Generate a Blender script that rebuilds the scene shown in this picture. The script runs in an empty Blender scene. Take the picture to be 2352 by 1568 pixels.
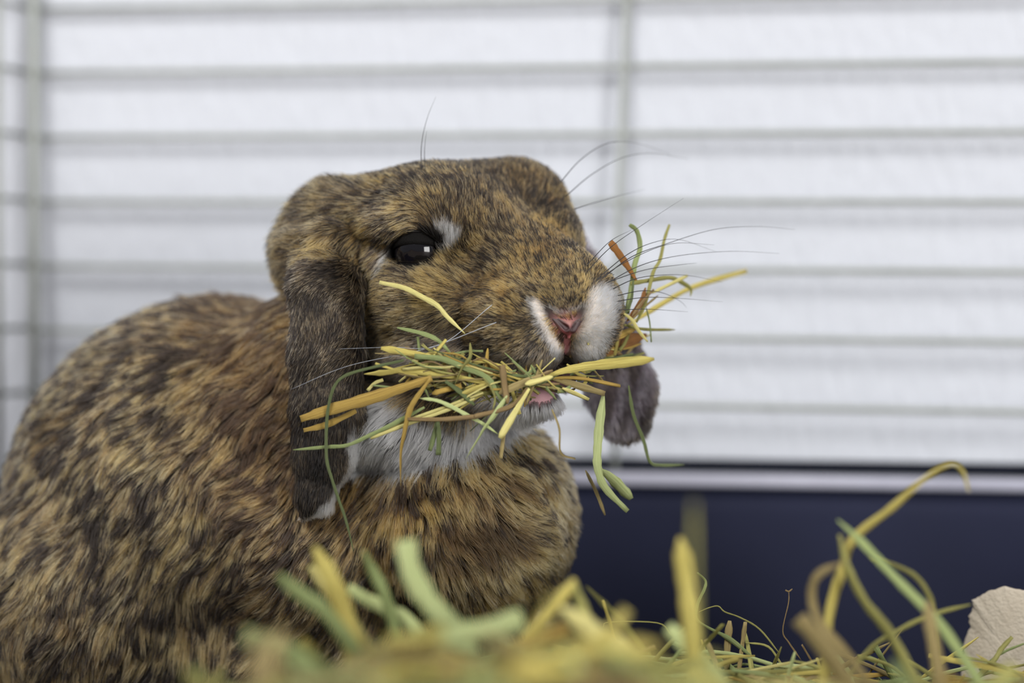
import bpy, math, random
import numpy as np
from mathutils import Vector, kdtree

random.seed(7)
rng = np.random.default_rng(11)
SC = bpy.context.scene
COL = SC.collection

# ------------------------------------------------------------------ camera, light, exposure
K = 0.00015                     # metres per photograph pixel at the focus distance
D0 = 0.5                        # distance of the reference plane through the rabbit's face
PITCH = math.radians(2.0)
CAM_H = 0.19
RIGHT = Vector((1, 0, 0))
FWD = Vector((0, math.cos(PITCH), -math.sin(PITCH)))
UP = Vector((0, math.sin(PITCH), math.cos(PITCH)))
CPOS = Vector((0, -D0 * math.cos(PITCH), CAM_H))

cam = bpy.data.cameras.new('camera')
cam.sensor_width = 36.0
cam.lens = 36.0 * D0 / (2352 * K)
cam.clip_start = 0.01
cam.dof.use_dof = True
cam.dof.focus_distance = D0 + 5 * K
cam.dof.aperture_fstop = cam.lens / 18.0
camo = bpy.data.objects.new('camera', cam)
COL.objects.link(camo)
camo.location = CPOS
camo.rotation_euler = (math.pi / 2 - PITCH, 0, 0)
SC.camera = camo

SC.view_settings.view_transform = 'Standard'
SC.view_settings.look = 'None'
SC.view_settings.gamma = 1.0
SC.view_settings.use_curve_mapping = False
SC.view_settings.exposure = 0.03
SC.cycles.use_denoising = True
SC.cycles.max_bounces = 5
SC.cycles.adaptive_threshold = 0.05

world = bpy.data.worlds.new('room_light')
SC.world = world
world.use_nodes = True
bg = world.node_tree.nodes['Background']
bg.inputs[0].default_value = (0.90, 0.93, 1.0, 1)
bg.inputs[1].default_value = 0.40

def area_light(name, loc, target, sx, sy, power, color):
    l = bpy.data.lights.new(name, 'AREA')
    l.shape = 'RECTANGLE'
    l.size, l.size_y = sx, sy
    l.energy = power
    l.color = color
    o = bpy.data.objects.new(name, l)
    COL.objects.link(o)
    o.location = loc
    o.rotation_euler = (Vector(target) - Vector(loc)).to_track_quat('-Z', 'Y').to_euler()
    return o

area_light('window_daylight', (1.75, -2.10, 0.46), (0, 0.05, 0.14), 1.0, 1.2, 74, (1.0, 0.985, 0.96))
area_light('ceiling_lamp', (-0.80, -1.30, 1.75), (0.02, 0.2, 0.15), 0.85, 0.85, 53, (1.0, 0.98, 0.95))

# ------------------------------------------------------------------ helpers
def S2L(r, g, b):
    def f(c):
        c /= 255.0
        return c / 12.92 if c <= 0.04045 else ((c + 0.055) / 1.055) ** 2.4
    return (f(r), f(g), f(b))

def Q(px, py, W):
    """photograph position at depth W -> rabbit space (u, v, w), in pixels of the reference plane"""
    s = 1 + W * K / D0
    return ((px - 1176) * s, (784 - py) * s, W)

def world_of(u, v, w):
    return CPOS + RIGHT * (u * K) + UP * (v * K) + FWD * (D0 + w * K)

def P(px, py, W):
    return world_of(*Q(px, py, W))

MB = np.array([[RIGHT.x, UP.x, FWD.x], [RIGHT.y, UP.y, FWD.y], [RIGHT.z, UP.z, FWD.z]]) * K
MO = np.array(CPOS + FWD * D0)
def world_np(q):
    return q @ MB.T + MO

def tag(o, label=None, cat=None, group=None, kind=None):
    if label: o['label'] = label
    if cat: o['category'] = cat
    if group: o['group'] = group
    if kind: o['kind'] = kind
    return o

def empty(name, loc):
    o = bpy.data.objects.new(name, None)
    o.empty_display_size = 0.01
    COL.objects.link(o)
    o.location = loc
    return o

def mesh_obj(name, verts, faces, mat, parent=None, smooth=True, uvs=None):
    me = bpy.data.meshes.new(name)
    me.from_pydata([tuple(v) for v in verts], [], [tuple(int(i) for i in f) for f in faces])
    if uvs is not None:
        lay = me.uv_layers.new(name='UVMap')
        li = np.empty(len(me.loops), dtype=np.int32)
        me.loops.foreach_get('vertex_index', li)
        lay.data.foreach_set('uv', np.asarray(uvs, dtype=np.float32)[li].ravel())
    if smooth:
        me.polygons.foreach_set('use_smooth', [True] * len(me.polygons))
    if mat is not None:
        me.materials.append(mat)
    me.update()
    o = bpy.data.objects.new(name, me)
    COL.objects.link(o)
    if parent is not None:
        o.parent = parent
        o.matrix_parent_inverse = parent.matrix_world.inverted() if parent.type != 'EMPTY' else __import__('mathutils').Matrix.Translation(-parent.location)
    return o

def new_mat(name):
    m = bpy.data.materials.new(name)
    m.use_nodes = True
    nt = m.node_tree
    return m, nt, nt.nodes['Principled BSDF']

def N(nt, t, **kw):
    n = nt.nodes.new(t)
    for k, v in kw.items():
        setattr(n, k, v)
    return n

def simple_mat(name, col, rough=0.5, spec=0.4, noise=None, bump=0.0, bscale=200):
    m, nt, b = new_mat(name)
    b.inputs['Base Color'].default_value = (*col, 1)
    b.inputs['Roughness'].default_value = rough
    b.inputs['Specular IOR Level'].default_value = spec
    tc = N(nt, 'ShaderNodeTexCoord')
    if noise:
        nz = N(nt, 'ShaderNodeTexNoise')
        nz.inputs['Scale'].default_value = noise[0]
        nz.inputs['Detail'].default_value = 4
        nt.links.new(tc.outputs['Object'], nz.inputs['Vector'])
        rp = N(nt, 'ShaderNodeValToRGB')
        rp.color_ramp.elements[0].position = 0.3
        rp.color_ramp.elements[1].position = 0.7
        rp.color_ramp.elements[0].color = (*noise[1], 1)
        rp.color_ramp.elements[1].color = (*col, 1)
        nt.links.new(nz.outputs['Fac'], rp.inputs['Fac'])
        nt.links.new(rp.outputs['Color'], b.inputs['Base Color'])
    if bump:
        nb = N(nt, 'ShaderNodeTexNoise')
        nb.inputs['Scale'].default_value = bscale
        nb.inputs['Detail'].default_value = 5
        nt.links.new(tc.outputs['Object'], nb.inputs['Vector'])
        bp = N(nt, 'ShaderNodeBump')
        bp.inputs['Strength'].default_value = bump
        bp.inputs['Distance'].default_value = 0.002
        nt.links.new(nb.outputs['Fac'], bp.inputs['Height'])
        nt.links.new(bp.outputs['Normal'], b.inputs['Normal'])
    return m

def tube(path, radii, n=10, flat=1.0):
    """verts, faces of a round tube along world points"""
    path = [Vector(p) for p in path]
    verts, faces = [], []
    up = Vector((0.13, 0.31, 0.94))
    for i, p in enumerate(path):
        t = (path[min(i + 1, len(path) - 1)] - path[max(i - 1, 0)]).normalized()
        a = t.cross(up).normalized()
        b = a.cross(t)
        r = radii[i] if hasattr(radii, '__len__') else radii
        for k in range(n):
            th = 2 * math.pi * k / n
            verts.append(p + a * (math.cos(th) * r) + b * (math.sin(th) * r * flat))
    for i in range(len(path) - 1):
        for k in range(n):
            faces.append((i * n + k, i * n + (k + 1) % n, (i + 1) * n + (k + 1) % n, (i + 1) * n + k))
    faces.append(tuple(range(n - 1, -1, -1)))
    faces.append(tuple((len(path) - 1) * n + k for k in range(n)))
    return verts, faces

def catmull(pts, sub=5):
    pts = [Vector(p) for p in pts]
    if len(pts) == 2:
        return [pts[0].lerp(pts[1], i / sub) for i in range(sub + 1)]
    out = []
    ext = [pts[0] * 2 - pts[1]] + pts + [pts[-1] * 2 - pts[-2]]
    for i in range(1, len(ext) - 2):
        p0, p1, p2, p3 = ext[i - 1:i + 3]
        for j in range(sub):
            t = j / sub
            out.append(0.5 * ((2 * p1) + (p2 - p0) * t + (2 * p0 - 5 * p1 + 4 * p2 - p3) * t * t + (3 * p1 - p0 - 3 * p2 + p3) * t ** 3))
    out.append(pts[-1])
    return out

# ------------------------------------------------------------------ setting: wall, floor
WL, WR = 1567.0, 1133.0         # depth of the cage back panel at the left and right frame edge
pl, pr = P(0, 668, WL), P(2352, 668, WR)
pdir = Vector((pr.x - pl.x, pr.y - pl.y, 0)).normalized()
pnorm = Vector((-pdir.y, pdir.x, 0))           # away from the camera

m_wall, nt, b = new_mat('white_textured_wall')
b.inputs['Base Color'].default_value = (0.50, 0.521, 0.572, 1)
b.inputs['Roughness'].default_value = 0.85
tc = N(nt, 'ShaderNodeTexCoord')
mp = N(nt, 'ShaderNodeMapping')
mp.inputs['Rotation'].default_value = (0, math.radians(28), 0)
mp.inputs['Scale'].default_value = (260, 1, 75)
nz = N(nt, 'ShaderNodeTexNoise')
nz.inputs['Scale'].default_value = 1.0
nz.inputs['Detail'].default_value = 3
bp = N(nt, 'ShaderNodeBump')
bp.inputs['Strength'].default_value = 0.6
bp.inputs['Distance'].default_value = 0.003
nt.links.new(tc.outputs['Object'], mp.inputs['Vector'])
nt.links.new(mp.outputs['Vector'], nz.inputs['Vector'])
nt.links.new(nz.outputs['Fac'], bp.inputs['Height'])
nt.links.new(bp.outputs['Normal'], b.inputs['Normal'])

GAP = 0.010
wc = (pl + pr) / 2 + pnorm * GAP
def on_panel(s, z, off=0.0):    # s metres along the panel from its middle
    c = (pl + pr) / 2
    return Vector((c.x + pdir.x * s + pnorm.x * off, c.y + pdir.y * s + pnorm.y * off, z))
wv = [on_panel(-2, -0.02, GAP), on_panel(2, -0.02, GAP), on_panel(2, 2.4, GAP), on_panel(-2, 2.4, GAP),
      on_panel(-2, -0.02, GAP + .1), on_panel(2, -0.02, GAP + .1), on_panel(2, 2.4, GAP + .1), on_panel(-2, 2.4, GAP + .1)]
BOXF = [(0, 1, 2, 3), (5, 4, 7, 6), (4, 0, 3, 7), (1, 5, 6, 2), (3, 2, 6, 7), (4, 5, 1, 0)]
tag(mesh_obj('wall_back', wv, BOXF, m_wall, smooth=False), 'white rough plastered wall close behind the cage bars', 'wall', kind='structure')
m_floor = simple_mat('floor_boards', S2L(150, 135, 118), 0.6, noise=(6, S2L(128, 112, 96)))
fv = [(-2, -2.5, -0.03), (2, -2.5, -0.03), (2, 1.2, -0.03), (-2, 1.2, -0.03), (-2, -2.5, -0.012), (2, -2.5, -0.012), (2, 1.2, -0.012), (-2, 1.2, -0.012)]
tag(mesh_obj('floor', fv, [(0, 3, 2, 1), (4, 5, 6, 7), (0, 1, 5, 4), (1, 2, 6, 5), (2, 3, 7, 6), (3, 0, 4, 7)], m_floor, smooth=False), 'plain floor under the cage', 'floor', kind='structure')

# ------------------------------------------------------------------ cage: navy tray + wire panel
m_navy = simple_mat('navy_plastic', S2L(35, 38, 58), 0.7, 0.12, noise=(14, S2L(31, 34, 52)), bump=0.05, bscale=500)
m_wire = simple_mat('shade_greyed_wire', S2L(150, 154, 150), 0.4, 0.4, noise=(60, S2L(134, 138, 132)))  # white wire paint greyed: its backlit shade is put into the colour
m_rail = simple_mat('pale_metal_rail', S2L(168, 168, 182), 0.45, 0.4, noise=(40, S2L(154, 154, 168)))
m_gap_shade = simple_mat('dark_gap_shade', S2L(20, 23, 34), 0.8, 0.1, noise=(30, S2L(15, 18, 28)))

cage = tag(empty('rabbit_cage', (0, 0.1, 0)), 'wire rabbit cage with a deep navy blue plastic tray', 'cage')
def on_px(px, py, off=0.0):
    W = WL + (WR - WL) * px / 2352.0
    return P(px, py, W) + pnorm * off

def yl(k): return 22 + 147 * k
def yr(k): return -20 + 161 * k
for k in range(-2, 7):
    a, c = on_px(60, yl(k) + (yr(k) - yl(k)) * 60 / 2352), on_px(2700, yl(k) + (yr(k) - yl(k)) * 2700 / 2352)
    v, f = tube([a.lerp(c, t / 6) for t in range(7)], 0.00135)
    mesh_obj('horizontal_wire', v, f, m_wire, cage)
    # the side panel's wires meet the corner and run towards the viewer
    a2 = on_px(60, yl(k) - 4)
    v, f = tube([a2, a2 + Vector((-0.035, -0.08, 0)), a2 + Vector((-0.2, -0.48, 0))], 0.00135)
    mesh_obj('side_wire', v, f, m_wire, cage)
    a3 = on_px(2700, yl(k) + (yr(k) - yl(k)) * 2700 / 2352)
    v, f = tube([a3, a3 + Vector((0.014, -0.2, 0)), a3 + Vector((0.03, -0.42, 0))], 0.00135)
    mesh_obj('side_wire', v, f, m_wire, cage)
v, f = tube([on_px(2695, -300), on_px(2700, 400), on_px(2700, 1120)], 0.0024)
mesh_obj('corner_post', v, f, m_wire, cage)
v, f = tube([on_px(1441, -260, -0.0025), on_px(1440, 0, -0.0025), on_px(1420, 540, -0.0025), on_px(1412, 1100, -0.0025)], 0.0017)
mesh_obj('vertical_wire', v, f, m_wire, cage)
v, f = tube([on_px(84, -260, -0.003), on_px(84, 400, -0.003), on_px(86, 1080, -0.003)], 0.0024)
mesh_obj('corner_post', v, f, m_wire, cage)
v, f = tube([on_px(40, -260, -0.02), on_px(40, 400, -0.02), on_px(42, 1080, -0.02)], 0.0016)
mesh_obj('vertical_wire', v, f, m_wire, cage)

def slab(path_front, z0, z1, t, name, mat, bev=0.0):
    pass
def bar(a, c, h, d, name, mat):
    """rounded bar along the panel from a to c, height h, depth d"""
    dirn = (c - a).normalized()
    upv = (UP - dirn * UP.dot(dirn)).normalized()
    nv = dirn.cross(upv).normalized()
    verts, faces = [], []
    sec = []
    for k in range(16):
        th = 2 * math.pi * (k + .5) / 16
        cx, sy = math.cos(th), math.sin(th)
        sec.append((math.copysign(abs(cx) ** .5, cx) * d / 2, math.copysign(abs(sy) ** .5, sy) * h / 2))
    for p in (a, c):
        for x, y in sec:
            verts.append(p + nv * x + upv * y)
    for k in range(16):
        faces.append((k, (k + 1) % 16, 16 + (k + 1) % 16, 16 + k))
    faces += [tuple(range(15, -1, -1)), tuple(range(16, 32))]
    return mesh_obj(name, verts, faces, mat, cage)

bar(on_px(30, 1074, -0.004), on_px(2700, 1117, -0.004), 0.0058, 0.005, 'bottom_rail', m_rail)
bar(on_px(30, 1046, 0.003), on_px(2700, 1087, 0.003), 0.0062, 0.007, 'gap_shade_bar', m_gap_shade)  # added dark bar standing in for the shadowed gap above the rail
# tray: back wall leaning slightly outwards, floor, side walls
a, c = on_px(30, 1093, 0.0), on_px(2700, 1136, 0.0)
def tray_wall(a, c, base_shift, name):
    n = Vector(base_shift)
    t = n.normalized() * 0.003
    b0, b1 = Vector((a.x, a.y, 0.0)) + n, Vector((c.x, c.y, 0.0)) + n
    vs = []
    nz_ = 8
    prof = [(0, 1), (0.05, 0.75), (0.25, 0.4), (0.55, 0.16), (1.0, 0.0)][:5]
    for q in range(nz_ + 1):
        s = q / nz_
        curve = (1 - s) ** 2
        pa = a.lerp(Vector((b0.x, b0.y, 0.0)), s)
        pc = c.lerp(Vector((b1.x, b1.y, 0.0)), s)
        vs += [pa, pc]
    m = len(vs)
    vs += [v - t for v in vs]
    fs = []
    for q in range(nz_):
        fs.append((2 * q, 2 * q + 1, 2 * q + 3, 2 * q + 2))
        fs.append((m + 2 * q, m + 2 * q + 2, m + 2 * q + 3, m + 2 * q + 1))
    fs += [(0, m, m + 1, 1), (m - 2, m - 1, 2 * m - 1, 2 * m - 2)]
    return mesh_obj(name, vs, fs, m_navy, cage)
tray_wall(a, c, -pnorm * 0.012, 'tray_back_wall')
la = on_px(30, 1093) ; lc = la + Vector((-0.2, -0.48, 0))
tray_wall(lc, la, Vector((0.012, 0, 0)), 'tray_side_wall')
ra = on_px(2700, 1136); rc = ra + Vector((0.03, -0.42, 0))
tray_wall(ra, rc, Vector((-0.012, 0, 0)), 'tray_side_wall')
A0, A1 = Vector((la.x, la.y, 0)), Vector((ra.x, ra.y, 0))
B0, B1 = Vector((lc.x, lc.y, 0)), Vector((rc.x, rc.y, 0))
tz = Vector((0, 0, -0.005))
mesh_obj('tray_floor', [B0, B1, A1, A0, B0 + tz, B1 + tz, A1 + tz, A0 + tz], [(0, 1, 2, 3), (7, 6, 5, 4), (0, 4, 5, 1), (1, 5, 6, 2), (2, 6, 7, 3), (3, 7, 4, 0)], m_navy, cage, smooth=False)

# ------------------------------------------------------------------ rabbit: one continuous body from blended volumes
def prim_e(px, py, W, rx, ry, rz, yaw=0.0):
    s = 1 + W * K / D0
    return ('e', np.array(Q(px, py, W)), np.array((rx * s, ry * s, rz * s)), math.radians(yaw))
def prim_c(a, ra, c, rb):
    return ('c', np.array(Q(*a)), ra * (1 + a[2] * K / D0), np.array(Q(*c)), rb * (1 + c[2] * K / D0))

def sd(prim, p):
    if prim[0] == 'e':
        _, c, r, yaw = prim
        d = p - c
        ca, sa = math.cos(yaw), math.sin(yaw)
        x = d[..., 0] * ca + d[..., 2] * sa
        z = -d[..., 0] * sa + d[..., 2] * ca
        y = d[..., 1]
        k0 = np.sqrt((x / r[0]) ** 2 + (y / r[1]) ** 2 + (z / r[2]) ** 2) + 1e-6
        k1 = np.sqrt((x / r[0] ** 2) ** 2 + (y / r[1] ** 2) ** 2 + (z / r[2] ** 2) ** 2) + 1e-9
        return k0 * (k0 - 1) / k1
    _, a, ra, c, rb = prim
    ba = c - a
    h = np.clip(((p - a) @ ba) / (ba @ ba), 0, 1)
    return np.linalg.norm(p - a - h[..., None] * ba, axis=-1) - (ra + (rb - ra) * h)

def bounds(prim):
    if prim[0] == 'e':
        R = max(prim[2][0], prim[2][2])
        r = np.array((R, prim[2][1], R))
        return prim[1] - r, prim[1] + r
    a, ra, c, rb = prim[1:]
    return np.minimum(a - ra, c - rb), np.maximum(a + ra, c + rb)

def smin(a, b, k):
    h = np.maximum(k - np.abs(a - b), 0) / k
    return np.minimum(a, b) - h * h * k * 0.25

HEAD = [
    (prim_e(1000, 540, 240, 225, 168, 190, -42), 30),       # skull
    (prim_e(1178, 455, 320, 112, 92, 120), 60),
    (prim_e(1085, 478, 290, 120, 96, 120), 50),
    (prim_e(1238, 515, 290, 80, 100, 90), 50),             # base of the far ear
    (prim_c((1080, 535, 250), 130, (1300, 690, 70), 122), 40),  # bridge of the nose
    (prim_e(1262, 560, 230, 82, 95, 90), 40),               # far brow
    (prim_e(1190, 735, 55, 132, 112, 112), 40),             # near whisker pad
    (prim_e(1345, 725, 95, 92, 100, 100), 35),              # far whisker pad
    (prim_e(1300, 725, 15, 62, 66, 58), 30),                # tip of the muzzle
    (prim_e(1222, 800, 25, 80, 60, 72), 25),                # near upper lip
    (prim_e(1346, 788, 72, 54, 60, 64), 20),                # far upper lip
    (prim_e(985, 690, 145, 146, 110, 140), 40),             # near cheek
    (prim_e(1010, 800, 170, 150, 90, 130), 40),             # jowl
    (prim_c((1040, 850, 180), 80, (1200, 915, 100), 48), 30),
    (prim_e(1222, 915, 80, 66, 46, 70), 20),                # chin
    (prim_e(1278, 858, 130, 62, 46, 62), 20),               # inside of the mouth
    (prim_e(905, 520, 130, 85, 48, 80), 30),                # near brow
    (prim_e(868, 600, 140, 42, 70, 60), 20),                # fold behind the eye
    (prim_e(752, 582, 310, 100, 112, 150), 50),             # nape
    (prim_e(830, 492, 300, 120, 78, 150), 60),
    (prim_c((880, 700, 340), 180, (720, 950, 430), 250), 60),   # neck
]
BODY = [
    (prim_e(960, 960, 210, 185, 105, 150), 50),             # throat
    (prim_e(1060, 1185, 280, 258, 265, 250), 60),           # chest
    (prim_e(740, 1250, 290, 230, 260, 200), 60),            # shoulder
    (prim_e(520, 1175, 560, 490, 482, 370), 70),            # back
    (prim_e(250, 1420, 420, 350, 370, 270), 60),            # haunch
    (prim_e(700, 1500, 450, 560, 280, 280), 60),            # belly
    (prim_c((960, 1350, 210), 75, (1000, 1800, 130), 60), 50),
    (prim_c((1150, 1350, 300), 70, (1190, 1800, 250), 55), 50),
    (prim_e(1010, 1830, 90, 90, 45, 120), 30),
    (prim_e(1200, 1830, 210, 90, 45, 120), 30),
    (prim_e(330, 1830, 300, 210, 60, 110), 40),             # hind foot
]
def ear_field(pts, wid, thick, curv):
    A = np.array([Q(*p) for p in pts])
    W = np.array(wid, dtype=float)
    def f(p):
        best = None
        for i in range(len(A) - 1):
            a, c = A[i, :2], A[i + 1, :2]
            ba = c - a
            h = np.clip(((p[..., :2] - a) @ ba) / (ba @ ba), 0, 1)
            dv = p[..., :2] - a - h[..., None] * ba
            dist = np.sqrt((dv ** 2).sum(-1))
            side = dv[..., 0] * ba[1] - dv[..., 1] * ba[0]
            r = W[i] + (W[i + 1] - W[i]) * h
            wc_ = A[i, 2] + (A[i + 1, 2] - A[i, 2]) * h
            d2 = dist - r
            q0 = d2 + thick
            q1 = p[..., 2] - (wc_ + curv * dist * dist)
            d = np.sqrt(np.maximum(q0, 0) ** 2 + q1 ** 2) - thick
            best = d if best is None else smin(best, d, 14)
        return best
    lo = np.array([A[:, 0].min() - W.max(), A[:, 1].min() - W.max(), A[:, 2].min() - 60])
    hi = np.array([A[:, 0].max() + W.max(), A[:, 1].max() + W.max(), A[:, 2].max() + 90])
    return f, lo, hi
EAR_N = ear_field([(775, 570, 120), (752, 660, 62), (748, 800, 34), (747, 930, 30), (741, 1040, 34), (722, 1125, 44), (702, 1168, 52)],
                  [62, 76, 78, 76, 64, 40, 14], 17, 0.0035)
EAR_F = ear_field([(1235, 470, 380), (1310, 640, 385), (1385, 790, 300), (1425, 890, 262), (1432, 945, 255)],
                  [60, 70, 82, 84, 66], 15, -0.002)

EYE_C = [None, None]
STEP = 8.0
LO = np.array((-1560., -1420., -150.)); HI = np.array((420., 520., 1060.))
NX, NY, NZ = [int(x) for x in ((HI - LO) / STEP)]
gx = (LO[0] + STEP * np.arange(NX)).astype(np.float32)
gy = (LO[1] + STEP * np.arange(NY)).astype(np.float32)
gz = (LO[2] + STEP * np.arange(NZ)).astype(np.float32)
F = np.full((NX, NY, NZ), 400.0, dtype=np.float32)
def add(fn, lo, hi, k, mode='u'):
    m = 2 * k + 30
    i0 = np.clip(((lo - m - LO) / STEP).astype(int), 0, [NX, NY, NZ])
    i1 = np.clip(((hi + m - LO) / STEP).astype(int) + 1, 0, [NX, NY, NZ])
    s = tuple(slice(a, b_) for a, b_ in zip(i0, i1))
    g = np.stack(np.meshgrid(gx[s[0]], gy[s[1]], gz[s[2]], indexing='ij'), -1)
    d = fn(g).astype(np.float32)
    if mode == 'u':
        F[s] = smin(F[s], d, k)
    else:
        F[s] = -smin(-F[s], d, k)
for pr_, k in HEAD + BODY:
    lo, hi = bounds(pr_)
    add(lambda g, p=pr_: sd(p, g), lo, hi, k)
F += 10.0                                   # skin lies under the coat
# eye sockets, mouth slit, nostril hollow
def trace(px, py, w0=-140.0, w1=1000.0):
    """depth of the skin seen at a photograph position"""
    ws = np.arange(w0, w1, 4.0)
    s = 1 + ws * K / D0
    u, v = (px - 1176) * s, (784 - py) * s
    idx = [np.clip(((a - l) / STEP), 0, n - 2) for a, l, n in ((u, LO[0], NX), (v, LO[1], NY), (ws, LO[2], NZ))]
    i = [a.astype(int) for a in idx]
    t = [a - b_ for a, b_ in zip(idx, i)]
    val = 0
    for dx in (0, 1):
        for dy in (0, 1):
            for dz in (0, 1):
                wgt = (t[0] if dx else 1 - t[0]) * (t[1] if dy else 1 - t[1]) * (t[2] if dz else 1 - t[2])
                val = val + wgt * F[i[0] + dx, i[1] + dy, i[2] + dz]
    hit = np.where(val < 0)[0]
    return ws[hit[0]] if len(hit) else None
eye_w = trace(957, 575)
EYE_R = 67.0
EYE_N = np.array(Q(966, 577, eye_w + 43))
axis_f = np.array((0.743, 0.0, -0.669)); axis_l = np.array((0.669, 0.0, 0.743))
rel = EYE_N - np.array(Q(1000, 540, 240))
EYE_FAR = np.array(Q(1000, 540, 240)) + axis_f * (rel @ axis_f) + axis_l * (-(rel @ axis_l)) + np.array((0, rel[1], 0))
for c, r in ((EYE_N, EYE_R + 2), (EYE_FAR, EYE_R)):
    pr_ = ('e', c, np.array((r, r * .8, r)), 0.0)
    lo, hi = bounds(pr_)
    add(lambda g, p=pr_: sd(p, g), lo, hi, 10, 'sub')
pr_ = prim_e(1200, 882, -5, 150, 12, 85)
lo, hi = bounds(pr_); add(lambda g, p=pr_: sd(p, g), lo, hi, 12, 'sub')
pr_ = prim_c((1306, 785, -62), 8, (1303, 850, -40), 14)
lo, hi = bounds(pr_); add(lambda g, p=pr_: sd(p, g), lo, hi, 12, 'sub')
for fn, lo, hi in (EAR_N, EAR_F):
    add(fn, lo, hi, 22)

def surface_nets(F):
    sgn = F < 0
    nx, ny, nz = F.shape
    cnt = np.zeros((nx - 1, ny - 1, nz - 1), np.int8)
    for dx in (0, 1):
        for dy in (0, 1):
            for dz in (0, 1):
                cnt += sgn[dx:nx - 1 + dx, dy:ny - 1 + dy, dz:nz - 1 + dz]
    act = (cnt > 0) & (cnt < 8)
    ci = np.argwhere(act)
    idx = -np.ones(act.shape, np.int32)
    idx[act] = np.arange(len(ci))
    acc = np.zeros((len(ci), 3)); num = np.zeros(len(ci))
    corners = [(a, b_, c) for a in (0, 1) for b_ in (0, 1) for c in (0, 1)]
    for a in corners:
        for ax in range(3):
            if a[ax] == 0:
                c = list(a); c[ax] = 1
                fa = F[ci[:, 0] + a[0], ci[:, 1] + a[1], ci[:, 2] + a[2]]
                fb = F[ci[:, 0] + c[0], ci[:, 1] + c[1], ci[:, 2] + c[2]]
                cr = (fa < 0) != (fb < 0)
                t = np.where(cr, fa / np.where(cr, fa - fb, 1), 0)
                pt = np.tile(np.array(a, float), (len(ci), 1)); pt[:, ax] = t
                acc[cr] += pt[cr]; num[cr] += 1
    verts = ci + acc / num[:, None]
    quads = []
    for ax in range(3):
        o1, o2 = [(1, 2), (2, 0), (0, 1)][ax]
        s0 = [slice(None)] * 3; s1 = [slice(None)] * 3
        s0[ax] = slice(0, -1); s1[ax] = slice(1, None)
        A, B = sgn[tuple(s0)], sgn[tuple(s1)]
        e = np.argwhere(A != B)
        ok = (e[:, o1] > 0) & (e[:, o2] > 0) & (e[:, o1] < F.shape[o1] - 1) & (e[:, o2] < F.shape[o2] - 1)
        e = e[ok]
        fl = A[tuple(e.T)]
        def cell(d1, d2):
            c = e.copy(); c[:, o1] -= d1; c[:, o2] -= d2
            return idx[tuple(c.T)]
        q = np.stack([cell(1, 1), cell(0, 1), cell(0, 0), cell(1, 0)], 1)
        q[~fl] = q[~fl][:, ::-1]
        quads.append(q)
    return verts, np.concatenate(quads)
SV, SQ = surface_nets(F)
SQv = SV * STEP + LO
for _ in range(2):                           # relax the stair steps
    acc = np.zeros_like(SQv); num = np.zeros(len(SQv))
    for i in range(4):
        a_, b_ = SQ[:, i], SQ[:, (i + 1) % 4]
        np.add.at(acc, a_, SQv[b_]); np.add.at(num, a_, 1)
        np.add.at(acc, b_, SQv[a_]); np.add.at(num, b_, 1)
    SQv = SQv * 0.5 + 0.5 * acc / np.maximum(num, 1)[:, None]
# vertex normals
fn_ = np.cross(SQv[SQ[:, 2]] - SQv[SQ[:, 0]], SQv[SQ[:, 3]] - SQv[SQ[:, 1]])
VN = np.zeros_like(SQv)
for i in range(4):
    np.add.at(VN, SQ[:, i], fn_)
VN /= np.linalg.norm(VN, axis=1)[:, None] + 1e-9
gi = np.clip(np.round(SV).astype(int), 1, np.array(F.shape) - 2)
grad = np.stack([F[gi[:, 0] + 1, gi[:, 1], gi[:, 2]] - F[gi[:, 0] - 1, gi[:, 1], gi[:, 2]],
                 F[gi[:, 0], gi[:, 1] + 1, gi[:, 2]] - F[gi[:, 0], gi[:, 1] - 1, gi[:, 2]],
                 F[gi[:, 0], gi[:, 1], gi[:, 2] + 1] - F[gi[:, 0], gi[:, 1], gi[:, 2] - 1]], 1)
if (grad * VN).sum() < 0:
    VN = -VN; SQ = SQ[:, ::-1].copy()

def to_px(q):
    s = 1 + q[..., 2] * K / D0
    return q[..., 0] / s + 1176, 784 - q[..., 1] / s

def gauss(px, py, cx, cy, sx, sy, rot=0.0):
    c, s = math.cos(math.radians(rot)), math.sin(math.radians(rot))
    dx, dy = px - cx, py - cy
    return np.exp(-0.5 * (((dx * c + dy * s) / sx) ** 2 + ((-dx * s + dy * c) / sy) ** 2))

def seg_d(px, py, pts):
    best = np.full(px.shape, 1e9)
    for (x0, y0), (x1, y1) in zip(pts[:-1], pts[1:]):
        dx, dy = x1 - x0, y1 - y0
        h = np.clip(((px - x0) * dx + (py - y0) * dy) / (dx * dx + dy * dy), 0, 1)
        best = np.minimum(best, np.hypot(px - x0 - h * dx, py - y0 - h * dy))
    return best

rabbit = tag(empty('rabbit', P(700, 1840, 350)), 'brown lop-eared rabbit sitting with a mouthful of hay', 'rabbit')
m_skin, nt, b = new_mat('rabbit_skin')
at = N(nt, 'ShaderNodeAttribute', attribute_name='skin')
nt.links.new(at.outputs['Color'], b.inputs['Base Color'])
b.inputs['Roughness'].default_value = 0.6
b.inputs['Specular IOR Level'].default_value = 0.25
nzs = N(nt, 'ShaderNodeTexNoise'); nzs.inputs['Scale'].default_value = 900
bps = N(nt, 'ShaderNodeBump'); bps.inputs['Strength'].default_value = 0.25; bps.inputs['Distance'].default_value = 0.0005
nt.links.new(nzs.outputs['Fac'], bps.inputs['Height']); nt.links.new(bps.outputs['Normal'], b.inputs['Normal'])
body = mesh_obj('body', world_np(SQv), SQ, m_skin, rabbit)
vpx, vpy = to_px(SQv)
skin = np.tile(np.array(S2L(32, 26, 22)), (len(SQv), 1))
front = VN[:, 2] < 0.35
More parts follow.
